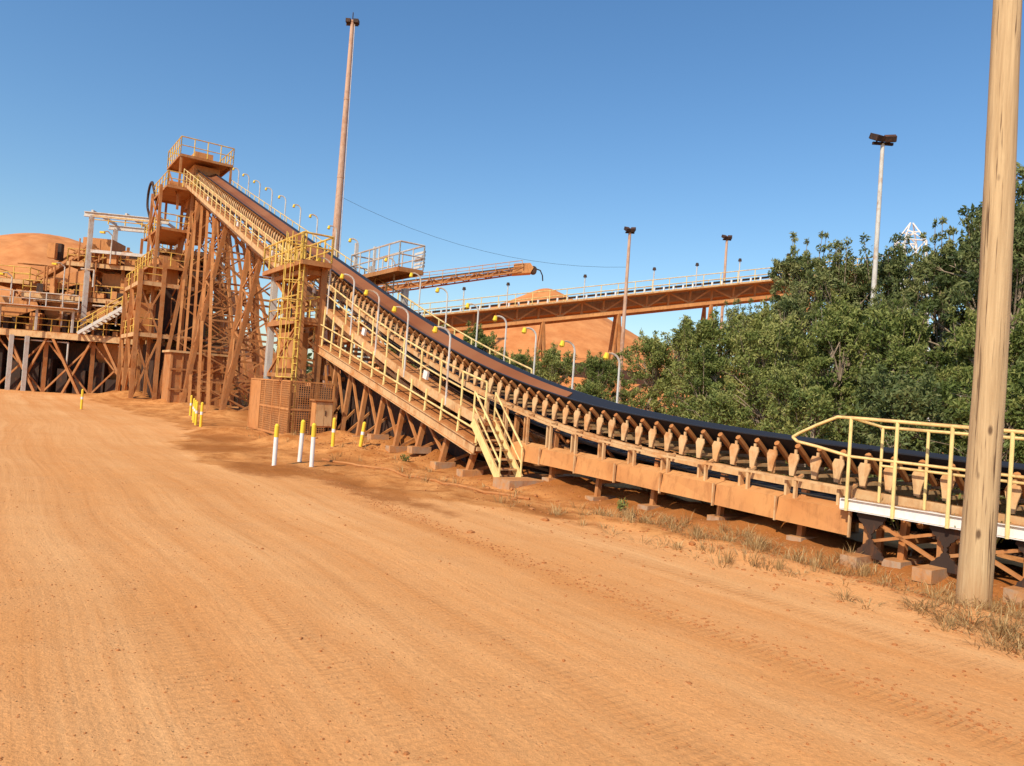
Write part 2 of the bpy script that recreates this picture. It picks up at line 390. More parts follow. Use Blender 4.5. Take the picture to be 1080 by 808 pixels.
for Y in Yr(2,21.5,1.5):
    gz=min(gA(Y,1),gA(Y,-1))-.05
    for o in (.98,-.84): tr.beam(AG(Y,o,gz),A(Y,o*.9,-.8),.12,.10)
    tr.beam(AG(Y,-.9,.46),AG(Y,.9,.46),.12,.12)
    tr.beam(AG(Y,-.84,gz+.1),A(Y,.84,-.9),.06,.06)
    gq=gA(Y,1.2)
    slp.beam(AG(Y,-1.2,gq),AG(Y,1.25+random.uniform(-.1,.1),gq),.30,.18)
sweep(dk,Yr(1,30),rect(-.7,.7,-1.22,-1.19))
sweep(dk,Yr(1,30),rect(-.92,-.90,-1.4,-.82))  # dark back sheet added in place of shade beneath the belt
pp=C.p('service_pipe',M_gry)
pp.path([A(Y,-1.0,-.45) for Y in Yr(1,60,1.5)],.05,8)
pw=C.p('conduit',M_cable); pw.path([A(Y,.94,-.86+.02*math.sin(Y*3)) for Y in Yr(1,60,.9)],.022,6)
wk=C.p('walkway_deck',M_tan2); hr=C.p('walkway_handrail',M_yel2); ch=C.p('truss_chords',M_tan)
YA=21.8
for sgn in (1,-1):
    y0=YA if sgn>0 else 24
    sweep(wk,Yr(y0,60),rect(*sorted((sgn*.98,sgn*1.72)),-1.20,-1.16))
    sweep(ch,Yr(y0,60),rect(*sorted((sgn*1.72,sgn*1.78)),-1.34,-1.06))
    Ys=Yr(y0,60,1.1)
    for Y in Ys:
        hr.tube(A(Y,sgn*1.75,-1.1),A(Y,sgn*1.75,-.06),.033,n=6)
        wk.beam(A(Y,sgn*.86,-1.24),A(Y,sgn*1.75,-1.24),.06,.08)
    for dz,r in ((-.06,.034),(-.55,.028)):
        hr.path([A(Y,sgn*1.75,dz) for Y in Ys],r,6)
for sgn in (1,-1):
    Ys=Yr(26,60,1.7)
    sweep(ch,Yr(26,60),rect(*sorted((sgn*.90,sgn*1.02)),-2.02,-1.88))
    for k,Y in enumerate(Ys):
        ch.beam(A(Y,sgn*.96,-1.95),A(Y,sgn*.90,-.8),.08,.08)
        if k<len(Ys)-1:
            ch.beam(A(Y,sgn*.96,-1.95 if k%2 else -.85),A(Ys[k+1],sgn*.96,-.85 if k%2 else -1.95),.07,.07)
for k,Y in enumerate(Yr(26,60,1.7)):
    ch.beam(A(Y,-.96,-1.95),A(Y,.96,-1.95),.08,.08)
def girz(Y): return .80+(Y-22.0)*.285
g0,g1=22.0,33.2
ch.ibeam(AG(g0,1.86,girz(g0)),AG(g1,1.86,girz(g1)),.16,.34)
ch.ibeam(AG(g0,-1.2,girz(g0)),AG(g1,-1.2,girz(g1)),.16,.30)
Ys=Yr(g0,g1,.85)
for k,Y in enumerate(Ys):
    top=A(Y,1.78,-1.2)
    if top.z>girz(Y)+.2:
        hr.tube(AG(Y,1.84,girz(Y)+.1),A(Y,1.80,-1.15),.042,n=6)
    ch.beam(AG(Y,-1.2,girz(Y)),AG(Y,1.8,girz(Y)),.08,.12)
for f in (.55,1.05):
    pts=[AG(Y,1.87,min(girz(Y)+f,A(Y,0,-1.2).z-.05)) for Y in Ys if A(Y,0,-1.2).z-girz(Y)>f]
    if len(pts)>1: hr.path(pts,.032,6)
wk.poly([AG(g0,1.86,girz(g0)+.18),AG(g1,1.86,girz(g1)+.18),AG(g1,1.1,girz(g1)+.18),AG(g0,1.1,girz(g0)+.18)],V(0,0,.03))
for Y in Yr(22.4,32.8,1.3):
    gz=gA(Y,1)-.1
    for o in (1.5,-1.2):
        tr.beam(AG(Y,o+(.25 if o>0 else -.25),gz),AG(Y,o,girz(Y)-.14),.15,.15)
    tr.beam(AG(Y,1.6,gz+.15),AG(Y,-1.2,girz(Y)-.2),.08,.08); tr.beam(AG(Y,-1.3,gz+.15),AG(Y,1.5,girz(Y)-.2),.08,.08)
    slp.beam(AG(Y,1.3,gz+.08),AG(Y,2.0,gz+.08),.35,.22)
yy=Yr(23.7,32.8,1.3)
for a,bq in zip(yy,yy[1:]):
    tr.beam(AG(a,1.55,.3),AG(bq,1.5,girz(bq)-.2),.08,.08); 
dk.poly([AG(22,-1.35,.0),AG(33,-1.35,.0),AG(33,-1.3,girz(33)-.2),AG(22,-1.3,girz(22)-.2)],V(.819,.573,0)*.02)  # dark sheets behind the girder legs, standing in for shade there
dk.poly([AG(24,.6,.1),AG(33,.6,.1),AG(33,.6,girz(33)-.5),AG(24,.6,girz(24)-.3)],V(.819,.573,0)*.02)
def bent(Y,leanY,spread,lv=5,wd=.24):
    for o in (1,-1):
        ft=AG(Y-leanY,o*spread,-.2); tp=A(Y,o*1.0,-2.0); tr.ibeam(ft,tp,wd,wd*1.1,.035)
    L=[AG(Y-leanY,spread,-.2).lerp(A(Y,1.0,-2.0),k/lv) for k in range(lv+1)]
    R=[AG(Y-leanY,-spread,-.2).lerp(A(Y,-1.0,-2.0),k/lv) for k in range(lv+1)]
    for k in range(lv):
        if k: tr.beam(L[k],R[k],.12,.12)
        tr.beam(L[k],R[k+1],.09,.09); tr.beam(R[k],L[k+1],.09,.09)
    return L,R
bents=[(38.2,0,1.8),(43.0,-1.2,2.2),(45.2,1.0,2.2),(50.2,-1.5,2.6),(52.4,1.0,2.6),(57.5,-.6,2.8),(60.2,0,2.8)]
res=[bent(*q,lv=4 if q[0]<44 else 6) for q in bents]
def at(l,f): 
    x=f*(len(l)-1); q=min(int(x),len(l)-2); return l[q].lerp(l[q+1],x-q)
for i0,i1 in ((1,2),(3,4),(5,6)):
    for side in (0,1):
        a=res[i0][side]; c=res[i1][side]; n=min(len(a),len(c))
        for k in range(n-1):
            fa=k/(n-1); fb=(k+1)/(n-1)
            tr.beam(at(a,fa),at(c,fb),.08,.08); tr.beam(at(c,fa),at(a,fb),.08,.08); tr.beam(at(a,fb),at(c,fb),.08,.08)
for k in range(5):
    tr.beam(AG(46+k*2.2,2.4,-.1),A(53+k*1.7,1.1,-2.1),.18,.18)
    tr.beam(AG(46+k*2.2,-2.4,-.1),A(53+k*1.7,-1.1,-2.1),.18,.18)
hd=C.p('head_chute',M_org); zh=zb(61)
hp=C.p('head_platform',M_tan2); hrail=C.p('head_platform_handrail',M_yel)
C.p('head_pulley',M_drk).tube(AG(61.3,-.8,zh-.45),AG(61.3,.8,zh-.45),.48,n=20)
for (a,c,z0,z1,o0,o1) in [(60.2,63.2,zh-3.2,zh+.1,-1.0,1.0),(60.8,62.6,zh-6,zh-3.2,-.7,.7)]:
    vs=[AG(a,o0,z0),AG(c,o0,z0),AG(c,o1,z0),AG(a,o1,z0),AG(a,o0,z1),AG(c,o0,z1),AG(c,o1,z1),AG(a,o1,z1)]
    if z1<zh-3:
        vs[0:4]=[AG(a+.4,o0*.6,z0),AG(c-.4,o0*.6,z0),AG(c-.4,o1*.6,z0),AG(a+.4,o1*.6,z0)]
    hd.add(vs,[(3,2,1,0),(4,5,6,7),(0,1,5,4),(1,2,6,5),(2,3,7,6),(3,0,4,7)])
def plat(o0,o1,ya,yb,z,deck,railm,h=1.05,r=.04,sides=(1,1,1,1),sp=1.3):
    c=[AG(ya,o0,z),AG(yb,o0,z),AG(yb,o1,z),AG(ya,o1,z)]
    deck.poly(c,V(0,0,-.05))
    for q in range(4): deck.beam(c[q]-V(0,0,.13),c[(q+1)%4]-V(0,0,.13),.08,.16)
    for q in range(4):
        if sides[q]: rail(railm,[c[q],c[(q+1)%4]],h,sp,r)
plat(-1.7,2.3,59.2,63.6,zh+.42,hp,hrail,1.35,.042,sp=.9)
for Y in (59.3,63.4):
    for o in (-1.6,2.2): hp.beam(AG(Y,o,zh-4),AG(Y,o,zh+.4),.16,.16)
hp.beam(AG(59.3,2.25,zh-3),AG(63.4,2.25,zh+.2),.1,.1)
hd.poly([AG(60.6,-.5,zh+.43),AG(62.2,-.5,zh+.43),AG(62.2,.9,zh+.43),AG(60.6,.9,zh+.43)],V(0,0,.9))
plat(1.0,3.2,58.5,63.5,zh-2.4,hp,hrail); plat(1.0,3.4,59,65,zh-5.6,hp,hrail)
plat(1.0,3.8,59,65.5,zh-8.6,hp,hrail)
for Y in (59,62.2,65.2):
    for o in (1.2,3.5): hp.beam(AG(Y,o,-.1),AG(Y,o,zh-2.4 if Y<64 else zh-5.6),.2,.2)
for z0 in (zh-8.4,zh-5.4): 
    hp.beam(AG(59,3.5,z0),AG(62.2,3.5,z0+2.6),.12,.12); hp.beam(AG(62.2,3.5,z0),AG(59,3.5,z0+2.6),.12,.12)
dm=C.p('drive_unit',M_tan2)
dm.tube(AG(61,1.3,zh-1.75),AG(61,2.6,zh-1.75),.38,n=14); 
dm.poly([AG(60.3,1.2,zh-2.35),AG(61.8,1.2,zh-2.35),AG(61.8,2.3,zh-2.35),AG(60.3,2.3,zh-2.35)],V(0,0,.3))
pts=[AG(62.5,3.0,zh-3.5)]+[AG(64.3+1.1*math.sin(a),3.3,zh-1.8+1.2*math.cos(a)-.3) for a in np.linspace(-.4,2.6,10)]+[AG(64.3,2.8,zh-5.2)]
C.p('dust_duct',M_drk).path(pts,.10,8)
gl=C.p('gooseneck_lamp_posts',M_gry); gh=C.p('gooseneck_lamp_heads',M_lampy)
def goose(Y,o,z0,z1,sg):
    pts=[A(Y,o,z0)]+[A(Y,o,z1-.3)]
    dv=Vector((-.9,-.3,0)) if sg>0 else Vector((-.8,-.2,0))
    for a in np.linspace(0,math.pi*.62,6)[1:]:
        pts.append(A(Y,o,z1-.3)+V(0,0,.3*math.sin(a))+dv*.36*(1-math.cos(a)))
    gl.path(pts,.033 if Y<34 else .04,6)
    e=pts[-1]; gh.tube(e+V(0,0,.02),e-V(.03,.0,.14),.06,.085,8); gh.tube(e-V(.03,0,.14),e-V(.03,0,.18),.085,.05,8)
for Y in (20.5,22.2,23.9,25.4,27,29,31,33.2): goose(Y,-1.75,-1.2,1.35,-1)
for Y in (23.6,26.0,28.0,30.0,32.2): goose(Y,1.78,-1.3,1.05,1)
for Y in np.arange(37,59,2.6): goose(Y,-1.8,-1.2,1.2,-1)
jb=C.p('junction_boxes',M_wht)
for Y in (24.6,28.8,33.5,39,45,52): jb.beam(A(Y,1.80,-.75),A(Y+.2,1.80,-.75),.08,.26)
C.done()

S=Thing('access_stairs')
ms=S.p('stringers',M_yel2); mt=S.p('treads',M_tan); mr=S.p('handrails',M_yel2)
t0=A(YA,1.08,-1.18)
p0=AG(20.7,1.35,.15); p1=AG(21.9,1.35,t0.z)
stairs(ms,mt,mr,p0,p1,V(nx_,ny_,0)*.7,.030,rh=.85)
S.p('concrete_pad',M_conc).beam(AG(20.3,1.2,.07),AG(20.3,2.3,.07),.75,.30)
S.done()

T=Thing('belt_takeup_tower')
col=T.p('columns',M_gry); ty=T.p('yellow_handrail',M_yel); td=T.p('platform_decks',M_tan2); tg=T.p('grey_handrail',M_gry); bx=T.p('cross_bracing',M_tan2)
YT0,YT1=32.6,35.8; OO,OI=2.75,1.88
for Y in (YT0,YT1):
    for o in (OO,OI,-2.0):
        mbx=col if (o==OO and Y==YT1) or o<0 else T.p('inner_columns',M_tan2)
        mbx.ibeam(AG(Y,o,-.2),AG(Y,o,7.5 if o>0 else zb(Y)+.2),.26,.28,.03)
        T.p('footings',M_conc).beam(AG(Y-.3,o,.02),AG(Y+.3,o,.02),.6,.26)
for z in (2.6,5.0,7.0):
    for o in (OO,OI): bx.beam(AG(YT0,o,z),AG(YT1,o,z),.14,.18)
    for Y in (YT0,YT1): bx.beam(AG(Y,OO,z),AG(Y,-2.0 if z<5 else OI,z),.14,.18)
for z0,z1 in ((2.6,5.0),(5.0,7.0)):
    bx.beam(AG(YT0,OO,z0),AG(YT1,OO,z1),.08); bx.beam(AG(YT1,OO,z0),AG(YT0,OO,z1),.08)
plat(1.85,3.1,YT0-.6,YT1+.6,7.4,td,ty,1.1,.04,sp=.9)
plat(-1.0,-2.2,YT0-1.0,YT1+.2,7.7,td,tg,1.1,.035,sp=1.0)
plat(1.9,2.9,YT0,YT1,5.0,td,ty,1.0,.03)
for o in (-1.1,-2.1): T.p('far_posts',M_gry).beam(AG(YT1,o,zb(YT1)-1.5),AG(YT1,o,9.4),.12,.12)
for z in np.arange(7.9,8.7,.16): T.p('louvre_panel',M_gry).beam(AG(YT0-1.0,-2.25,z),AG(YT0-.2,-2.25,z),.05,.10)
lad=T.p('caged_ladder',M_yel)
Lb=AG(32.4,2.9,.1)
for k in (-.24,.24): lad.tube(Lb+tdv*k,Lb+tdv*k+V(0,0,8.4),.036,n=6)
for z in np.arange(.3,8.2,.3): lad.tube(Lb+tdv*-.24+V(0,0,z),Lb+tdv*.24+V(0,0,z),.02,n=5)
hoop=[(.24,0),(.38,.25),(.3,.6),(0,.75),(-.3,.6),(-.38,.25),(-.24,0)]
for z in np.arange(2.4,8.5,.8):
    lad.path([Lb+tdv*a+nv*c+V(0,0,z) for a,c in hoop],.026,5)
for a,c in hoop[1:-1]:
    lad.tube(Lb+tdv*a+nv*c+V(0,0,2.4),Lb+tdv*a+nv*c+V(0,0,8.4),.02,n=5)
mg=T.p('guard_frames',M_org); ms_=T.p('guard_mesh',M_tan2)
def guard(p,q,z0,z1):
    p=Vector(p);q=Vector(q); n=max(1,int(round((q-p).length/1.2)))
    for i in range(n+1):
        c=p.lerp(q,i/n); mg.beam(c+V(0,0,z0),c+V(0,0,z1),.07)
    for z in (z0+.05,(z0+z1)/2,z1): mg.beam(p+V(0,0,z),q+V(0,0,z),.06)
    m=int((q-p).length/.09)
    for i in range(m): 
        c=p.lerp(q,(i+.5)/m); ms_.beam(c+V(0,0,z0),c+V(0,0,z1),.026)
    for z in np.arange(z0,z1,.09): ms_.beam(p+V(0,0,z),q+V(0,0,z),.024)
c=[AG(31.4,3.4,0),AG(35.9,3.4,0),AG(35.9,1.6,0),AG(31.4,1.6,0)]
guard(c[0],c[1],.1,2.35); guard(c[3],c[0],.1,2.35)
mg.poly([c[1]+V(0,0,.1),c[2]+V(0,0,.1),c[2]+V(0,0,2.3),c[1]+V(0,0,2.3)],(tdv*.03))
mg.poly([AG(34.6,3.42,.15),AG(35.8,3.42,.15),AG(35.8,3.42,2.3),AG(34.6,3.42,2.3)],nv*.02)
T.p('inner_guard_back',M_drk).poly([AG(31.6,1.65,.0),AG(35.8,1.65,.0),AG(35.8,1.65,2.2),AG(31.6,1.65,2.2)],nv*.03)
T.p('counterweight',M_tan2).poly([AG(33.4,2.0,2.9),AG(35,2.0,2.9),AG(35,2.65,2.9),AG(33.4,2.65,2.9)],V(0,0,1.6))
for o in (2.15,2.5): T.p('counterweight_ropes',M_cable).tube(AG(34.2,o,4.5),AG(34.2,o,7.3),.03)
T.done()

E=Thing('electrical_cabinet')
q=AG(30.2,2.6,0); 
E.T=Matrix.Translation((q.x,q.y,g(q.x,q.y)))@Matrix.Rotation(math.radians(35),4,'Z')
E.p('body',M_org).box((-.35,-.22,.25),(.35,.22,1.25)); E.p('roof',M_tan2).box((-.43,-.30,1.253),(.43,.30,1.30))
E.p('doors',M_tan).box((-.32,-.245,.3),(-.01,-.223,1.2)); E.p('doors',M_tan).box((.01,-.245,.3),(.32,-.223,1.2))
for x in (-.3,.3):
    for y in (-.16,.16): E.p('legs',M_drk).box((x-.04,y-.04,-.1),(x+.04,y+.04,.25))
E.p('handle',M_drk).box((.03,-.27,.7),(.06,-.246,.9)); E.done()

# ------------------------------------------------------------------ platform at right
Pm=Thing('handrail_platform')
dk=Pm.p('grating_deck',M_tan); ed=Pm.p('edge_channel',M_wht); hr=Pm.p('yellow_handrails',M_yel2); lg=Pm.p('legs',M_tan2); pl=Pm.p('toothed_support_plates',M_drk)
ya,yb=3.0,13.2
zP=1.0
ed.poly([AG(ya,1.36,zP-.14),AG(yb,1.36,zP-.14),AG(yb,1.36,zP+.02),AG(ya,1.36,zP+.02)],V(.819,.573,0)*.03)
ed.poly([AG(ya,1.40,zP+.022),AG(yb,1.40,zP+.022),AG(yb,1.28,zP+.022),AG(ya,1.28,zP+.022)],V(0,0,.012))
ed.poly([AG(ya,1.40,zP-.155),AG(yb,1.40,zP-.155),AG(yb,1.30,zP-.155),AG(ya,1.30,zP-.155)],V(0,0,.012))
ed.poly([AG(yb,1.36,zP-.14),AG(yb,.7,zP-.14),AG(yb,.7,zP+.02),AG(yb,1.36,zP+.02)],V(-.573,.819,0)*.03)
for Y in np.arange(ya,yb,.05): dk.beam(AG(Y,.72,zP),AG(Y,1.30,zP),.012,.035)
for o in np.arange(.75,1.3,.12): dk.beam(AG(ya,o,zP+.003),AG(yb,o,zP+.003),.012,.02)
def rz(Y): return 2.38+(Y-13.1)*.02
for Y in (13.1,12.47,11.8,11.15,10.45,9.7,8.9,8.1,7.2,6.2,5.0):
    hr.tube(AG(Y,1.42,zP-.16),AG(Y,1.42,rz(Y)),.028,n=10)
    hr.beam(AG(Y,1.405,zP-.12),AG(Y,1.405,zP+.02),.09,.02)
hr.path([AG(13.1,1.42,rz(13.1)),AG(5,1.42,rz(5))],.030,10)
hr.path([AG(13.1,1.42,1.74),AG(5,1.42,1.66)],.024,10)
hr.path([AG(13.1,1.42,rz(13.1)),AG(13.3,1.42,2.38),AG(13.6,1.42,2.22),AG(13.88,1.42,2.05),AG(13.98,1.42,1.97),AG(13.9,1.42,1.90),AG(13.6,1.42,1.85),AG(13.1,1.42,1.74)],.027,10)
for Y in (12.85,12.25,11.45,10.2,8.8,7.2):
    hr.tube(AG(Y,.98,zP),AG(Y,.98,2.26),.024,n=8)
hr.path([AG(12.85,.98,2.26),AG(6,.98,2.2)],.025,8); hr.path([AG(12.85,.98,1.62),AG(6,.98,1.58)],.022,8)
hr.path([AG(12.85,.98,2.26),AG(13.1,1.42,rz(13.1))],.024,8)
for Y in (12.9,11.95,11.0,10.0,8.6,7,5.6):
    gz=gA(Y,1.25)
    lg.beam(AG(Y,1.15,gz-.1),AG(Y,1.15,zP-.16),.09,.09); lg.beam(AG(Y,.75,gz-.1),AG(Y,.75,zP-.05),.09,.09)
    Pm.p('concrete_blocks',M_conc).beam(AG(Y-.02,.95,gz+.02),AG(Y-.02,1.7+random.uniform(-.1,.1),gz+.02),.28,.2)
for Y in (12.8,11.85,10.9,9.9,8.5):
    gz=gA(Y,1.3)+.08
    pts=[];n=18
    H_=zP-.18-gz
    for i in range(n+1):
        f=i/n; w=.12+.11*math.cos(f*math.pi*2)
        pts.append((-w-(.022 if i%2 else 0),f))
    right=[(-x,f) for x,f in reversed(pts)]
    vs=[AG(Y,1.30,gz+f*H_)+tdv*x for x,f in pts+right]
    pl.poly(vs,V(.819,.573,0)*.04)
for a,c in ((12.8,11.85),(11.85,10.9),(10.9,9.9)):
    lg.beam(AG(a,1.22,zP-.25),AG(c,1.22,.22),.06,.05); lg.beam(AG(c,1.22,zP-.25),AG(a,1.22,.4),.06,.05)
Pm.done()

gz=g(6.23,9.71)
W=MB(); n=28
rings=[]
for i in range(60):
    z=-.3+i*.215; f=i/59; r=.205-.065*f
    ring=[]
    for k in range(n):
        a=2*math.pi*k/n
        rr=r*(1+.02*math.sin(3*a+z*.7)+.012*math.sin(7*a-z*2))+.004*random.random()
        ring.append((.03*math.sin(z*.6)+rr*math.cos(a),.02*math.cos(z*.5)+rr*math.sin(a),z))
    rings.append(ring)
W.v=[p for r in rings for p in r]
for i in range(59):
    for k in range(n):
        j=(k+1)%n; W.f.append((i*n+k,i*n+j,(i+1)*n+j,(i+1)*n+k))
W.f.append(tuple(59*n+k for k in range(n)))
po=mesh_obj('wooden_utility_pole',W,M_wood,smooth=True); po.location=(6.23,9.71,gz)

def bollard(x,y,h,kind,lean=0):
    B=Thing('safety_bollard'); z=g(x,y)-.1
    B.T=Matrix.Translation((x,y,z))@Matrix.Rotation(lean,4,'Y')
    r=.06
    if kind=='w':
        B.p('post',M_wht).tube((0,0,0),(0,0,h*.72),r,n=14); B.p('yellow_top',M_lampy).tube((0,0,h*.72+.001),(0,0,h-.03),r*1.03,n=14); B.p('cap',M_lampy).tube((0,0,h-.03),(0,0,h+.02),r*1.03,r*.5,14)
    else:
        B.p('post',M_lampy).tube((0,0,0),(0,0,h-.03),r,n=14); B.p('cap',M_lampy).tube((0,0,h-.03),(0,0,h+.02),r,r*.5,14)
        B.p('white_band',M_wht).tube((0,0,h*.55),(0,0,h*.66),r*1.05,n=14)
    B.p('ground_collar',M_conc).tube((0,0,0),(0,0,.11),r*2.0,r*1.7,12)
    B.done()
for a in [(-6.4,20.5,1.25,'w'),(-5.96,21.4,1.3,'w',.02),(-5.47,20.9,1.32,'w',-.01),(-6.1,25.9,1.1,'y'),(-5.0,25.2,.95,'y',.1),(-17.3,40.2,1.2,'y'),(-16.2,38,1.2,'y'),(-15.3,36,1.2,'y',.03),(-13.7,33,1.2,'y'),(-23.4,40.5,1.2,'y'),(-14.6,34.6,1.2,'y')]: bollard(*a)

L=Thing('tall_light_mast'); mx,my=-15.2,60.2
nn=5
for k in range(nn):
    z0=32.3*k/nn; z1=32.3*(k+1)/nn; r0=.44-.29*k/nn; r1=.44-.29*(k+1)/nn
    L.p('mast_tube',M_mast).tube((mx,my,z0),(mx,my,z1),r0,r1,14,False)
    L.p('joint_bands',M_mast).tube((mx,my,z1-.12),(mx,my,z1+.04),r1+.02,n=14)
for s_ in (-1,1): L.p('head_frame',M_drk).box((mx+s_*.32-.2,my-.25,32.1),(mx+s_*.32+.2,my+.25,32.4))
L.p('head_frame',M_drk).box((mx-.5,my-.05,31.9),(mx+.5,my+.05,32.0)); L.p('lightning_rod',M_drk).tube((mx,my,32.3),(mx,my,33.0),.04)
L.p('hoist_cable',M_gry).tube((mx+.55,my-.1,0),(mx+.22,my-.1,32),.03,n=5)
L.done()
def flood(x,y,h,r=.12,mat=M_mast,w=.7):
    F=Thing('floodlight_pole'); z=g(x,y)
    F.p('pole',mat).tube((x,y,z-.3),(x,y,z+h),r,r*.6,12)
    F.p('crossarm',M_drk).box((x-w,y-.06,z+h-.05),(x+w,y+.06,z+h+.07))
    for s_ in (-1,1):
        T_=Matrix.Translation((x+s_*w*.62,y-.1,z+h+.28))@Matrix.Rotation(math.radians(-18*s_),4,'Z')@Matrix.Rotation(math.radians(28),4,'X')
        F.T=T_
        F.p('lamp_housing',M_drk).box((-w*.5,-.3,-.14),(w*.5,.3,.12)); F.p('lamp_glass',M_glass).box((-w*.44,-.27,-.165),(w*.44,.27,-.142)); F.T=None
        F.p('bracket',M_drk).beam((x+s_*w*.62,y,z+h),(x+s_*w*.62,y-.05,z+h+.3),.06)
    F.p('base_plate',M_conc).tube((x,y,z-.1),(x,y,z+.12),r*2.6,n=12)
    F.done()
flood(17.3,36,16.0,.15,M_gry,.5)
flood(9.0,62,16.9,.20,M_mast,.38)
flood(20.8,75,20.0,.20,M_mast,.42)

O=Thing('overhead_conveyor')
def OP(x,dy,dz): return Vector((x,70+dy,8.55+(x+9.3)*.177+dz))
ch=O.p('truss',M_org); dk=O.p('deck_beam',M_tan2); rl=O.p('handrails',M_yel2); lg=O.p('trestles',M_tan2); idl=O.p('idler_frames',M_wht)
xs=list(np.arange(-22,34.1,2.0))
for dy in (-1.2,1.2):
    for dz,h in ((.55,.26),(-.85,.36)):
        ch.beam(OP(xs[0],dy,dz),OP(xs[-1],dy,dz),.22,h)
    for k,x in enumerate(xs):
        ch.beam(OP(x,dy,-.7),OP(x,dy,.45),.14)
        if k<len(xs)-1: ch.beam(OP(x,dy,-.7 if k%2 else .45),OP(xs[k+1],dy,.45 if k%2 else -.7),.14)
dk.beam(OP(-22,0,-.35),OP(34,0,-.35),2.1,.06); dk.beam(OP(-22,.9,-.1),OP(34,.9,-.1),.06,1.1)
O.p('belt',M_belt).beam(OP(-22,.1,1.15),OP(34,.1,1.15),1.2,.06)
wk=O.p('walkway',M_tan); wk.beam(OP(-22,-1.8,.55),OP(34,-1.8,.55),1.0,.14)
rail(rl,[OP(-22,-2.3,.6),OP(34,-2.3,.6)],1.1,1.6,.04); rail(rl,[OP(-22,2.0,.6),OP(34,2.0,.6)],1.1,1.6,.04)
for x in np.arange(-21.5,33.5,.9):
    idl.beam(OP(x,-.75,.68),OP(x,-.75,1.15),.10,.16); idl.beam(OP(x,-.8,.75),OP(x,.8,.75),.1,.1)
for x in (-16,-6,2.5,9.5,18,27):
    z0=-.2; tp=OP(x,0,-1.0)
    for dy in (-1.2,1.2):
        lg.beam((x-.9,70+dy*1.7,z0),OP(x,dy,-1.0),.24); lg.beam((x+.9,70+dy*1.7,z0),OP(x,dy,-1.0),.24)
    for f in (.3,.6): 
        for dy in (-1,1): lg.beam((x-.9*(1-f),70+dy*(1.2+.8*(1-f)),tp.z*f),(x+.9*(1-f),70+dy*(1.2+.8*(1-f)),tp.z*f),.14)
        lg.beam((x,68.2+.2*f,tp.z*f),(x,71.8-.2*f,tp.z*f),.14)
for x in (12.3,16.2,20.1,24.5,6,-1,-5):
    O.p('walkway_lamps',M_gry).tube(OP(x,-2.3,.6),OP(x,-2.3,2.6),.05); O.p('lamp_heads',M_drk).tube(OP(x,-2.3,2.6),OP(x,-2.3,2.85),.18,.12)
for x in (-19,-16):
    for y in (67.5,72.5): lg.beam((x,y,-.1),(x,y,11),.28)
for z in (4,7.5,10.8):
    for y in (67.5,72.5): lg.beam((-19,y,z),(-16,y,z),.2)
    for x in (-19,-16): lg.beam((x,67.5,z),(x,72.5,z),.2)
O.done()

K=Thing('stacker_boom')
B0=V(-17.5,84,13.2); B1=V(.2,84,16.9)
t=K.p('boom_truss',M_tan2); nb=14
for dy in (-.8,.8):
    for dz in (-.42,.42): t.beam(B0+V(0,dy,dz),B1+V(0,dy,dz*.55),.15)
    for k in range(nb):
        a=B0.lerp(B1,k/nb); c=B0.lerp(B1,(k+1)/nb); ha=.42-.18*k/nb; hb=.42-.18*(k+1)/nb
        t.beam(a+V(0,dy,-ha if k%2 else ha),c+V(0,dy,hb if k%2 else -hb),.1)
        t.beam(a+V(0,dy,-ha),a+V(0,dy,ha),.1)
K.p('boom_panel',M_org).beam(B0,B1,1.3,.3)
K.p('belt',M_belt).beam(B0+V(0,0,.6),B1+V(0,0,.4),1.0,.08)
hm=K.p('head_hood',M_org); hm.poly([V(-.9,83.2,16.3),V(1.2,83.2,16.6),V(1.5,83.2,17.2),V(1.1,83.2,17.7),V(-.7,83.2,17.5)],V(0,1.6,0)); K.p('head_pulley',M_drk).tube((1.5,83.3,17.0),(1.5,84.7,17.0),.4,n=16)
rail(K.p('boom_handrail',M_tan),[B0+V(0,-1.1,.4),B1+V(0,-1.1,.2)],.75,1.5,.04)
K.p('discharge_curtain',M_drk).path([V(1.8,84,17.2),V(2.3,84.2,17.1),V(2.6,84.6,16.6),V(2.7,85.2,16.1)],.07,6)
for x in (-18.5,-15.5):
    for y in (82.5,85.5): t.beam((x,y,-.1),(-17+(x+17)*.6,84+(y-84)*.6,13.5),.3)
t.beam(B0,(-25,84,12.4),.5,.7)
K.p('counterweight_box',M_org).box((-26,82.8,10.6),(-23.4,85.2,12.6)); K.done()

X=Thing('lattice_tower'); lx,ly=47.4,90
w=X.p('lattice',M_wht)
zt=24.9
for sx in (-1,1):
    for sy in (-1,1): w.beam((lx+sx*2.4,ly+sy*2.4,0),(lx+sx*1.3,ly+sy*1.1,zt),.2); w.beam((lx+sx*1.3,ly+sy*1.1,zt),(lx+sx*.15,ly,zt+2.3),.13)
for k in range(8):
    z0=zt/8*k; z1=z0+zt/8; f0=2.4-1.2*z0/zt; f1=2.4-1.2*z1/zt
    for sy in (-1,1):
        w.beam((lx-f0,ly+sy*f0,z0),(lx+f1,ly+sy*f1,z1),.1); w.beam((lx+f0,ly+sy*f0,z0),(lx-f1,ly+sy*f1,z1),.1); w.beam((lx-f1,ly+sy*f1,z1),(lx+f1,ly+sy*f1,z1),.1)
for s_ in (-1,1):
    w.beam((lx-1.3,ly+s_*1.1,zt),(lx+1.3,ly+s_*1.1,zt),.12); w.beam((lx-.75,ly+s_*.6,zt+1.1),(lx+.75,ly+s_*.6,zt+1.1),.1)
    w.beam((lx-1.3,ly+s_*1.1,zt),(lx+.7,ly+s_*.5,zt+1.3),.1); w.beam((lx+1.3,ly+s_*1.1,zt),(lx-.7,ly+s_*.5,zt+1.3),.1)
X.done()

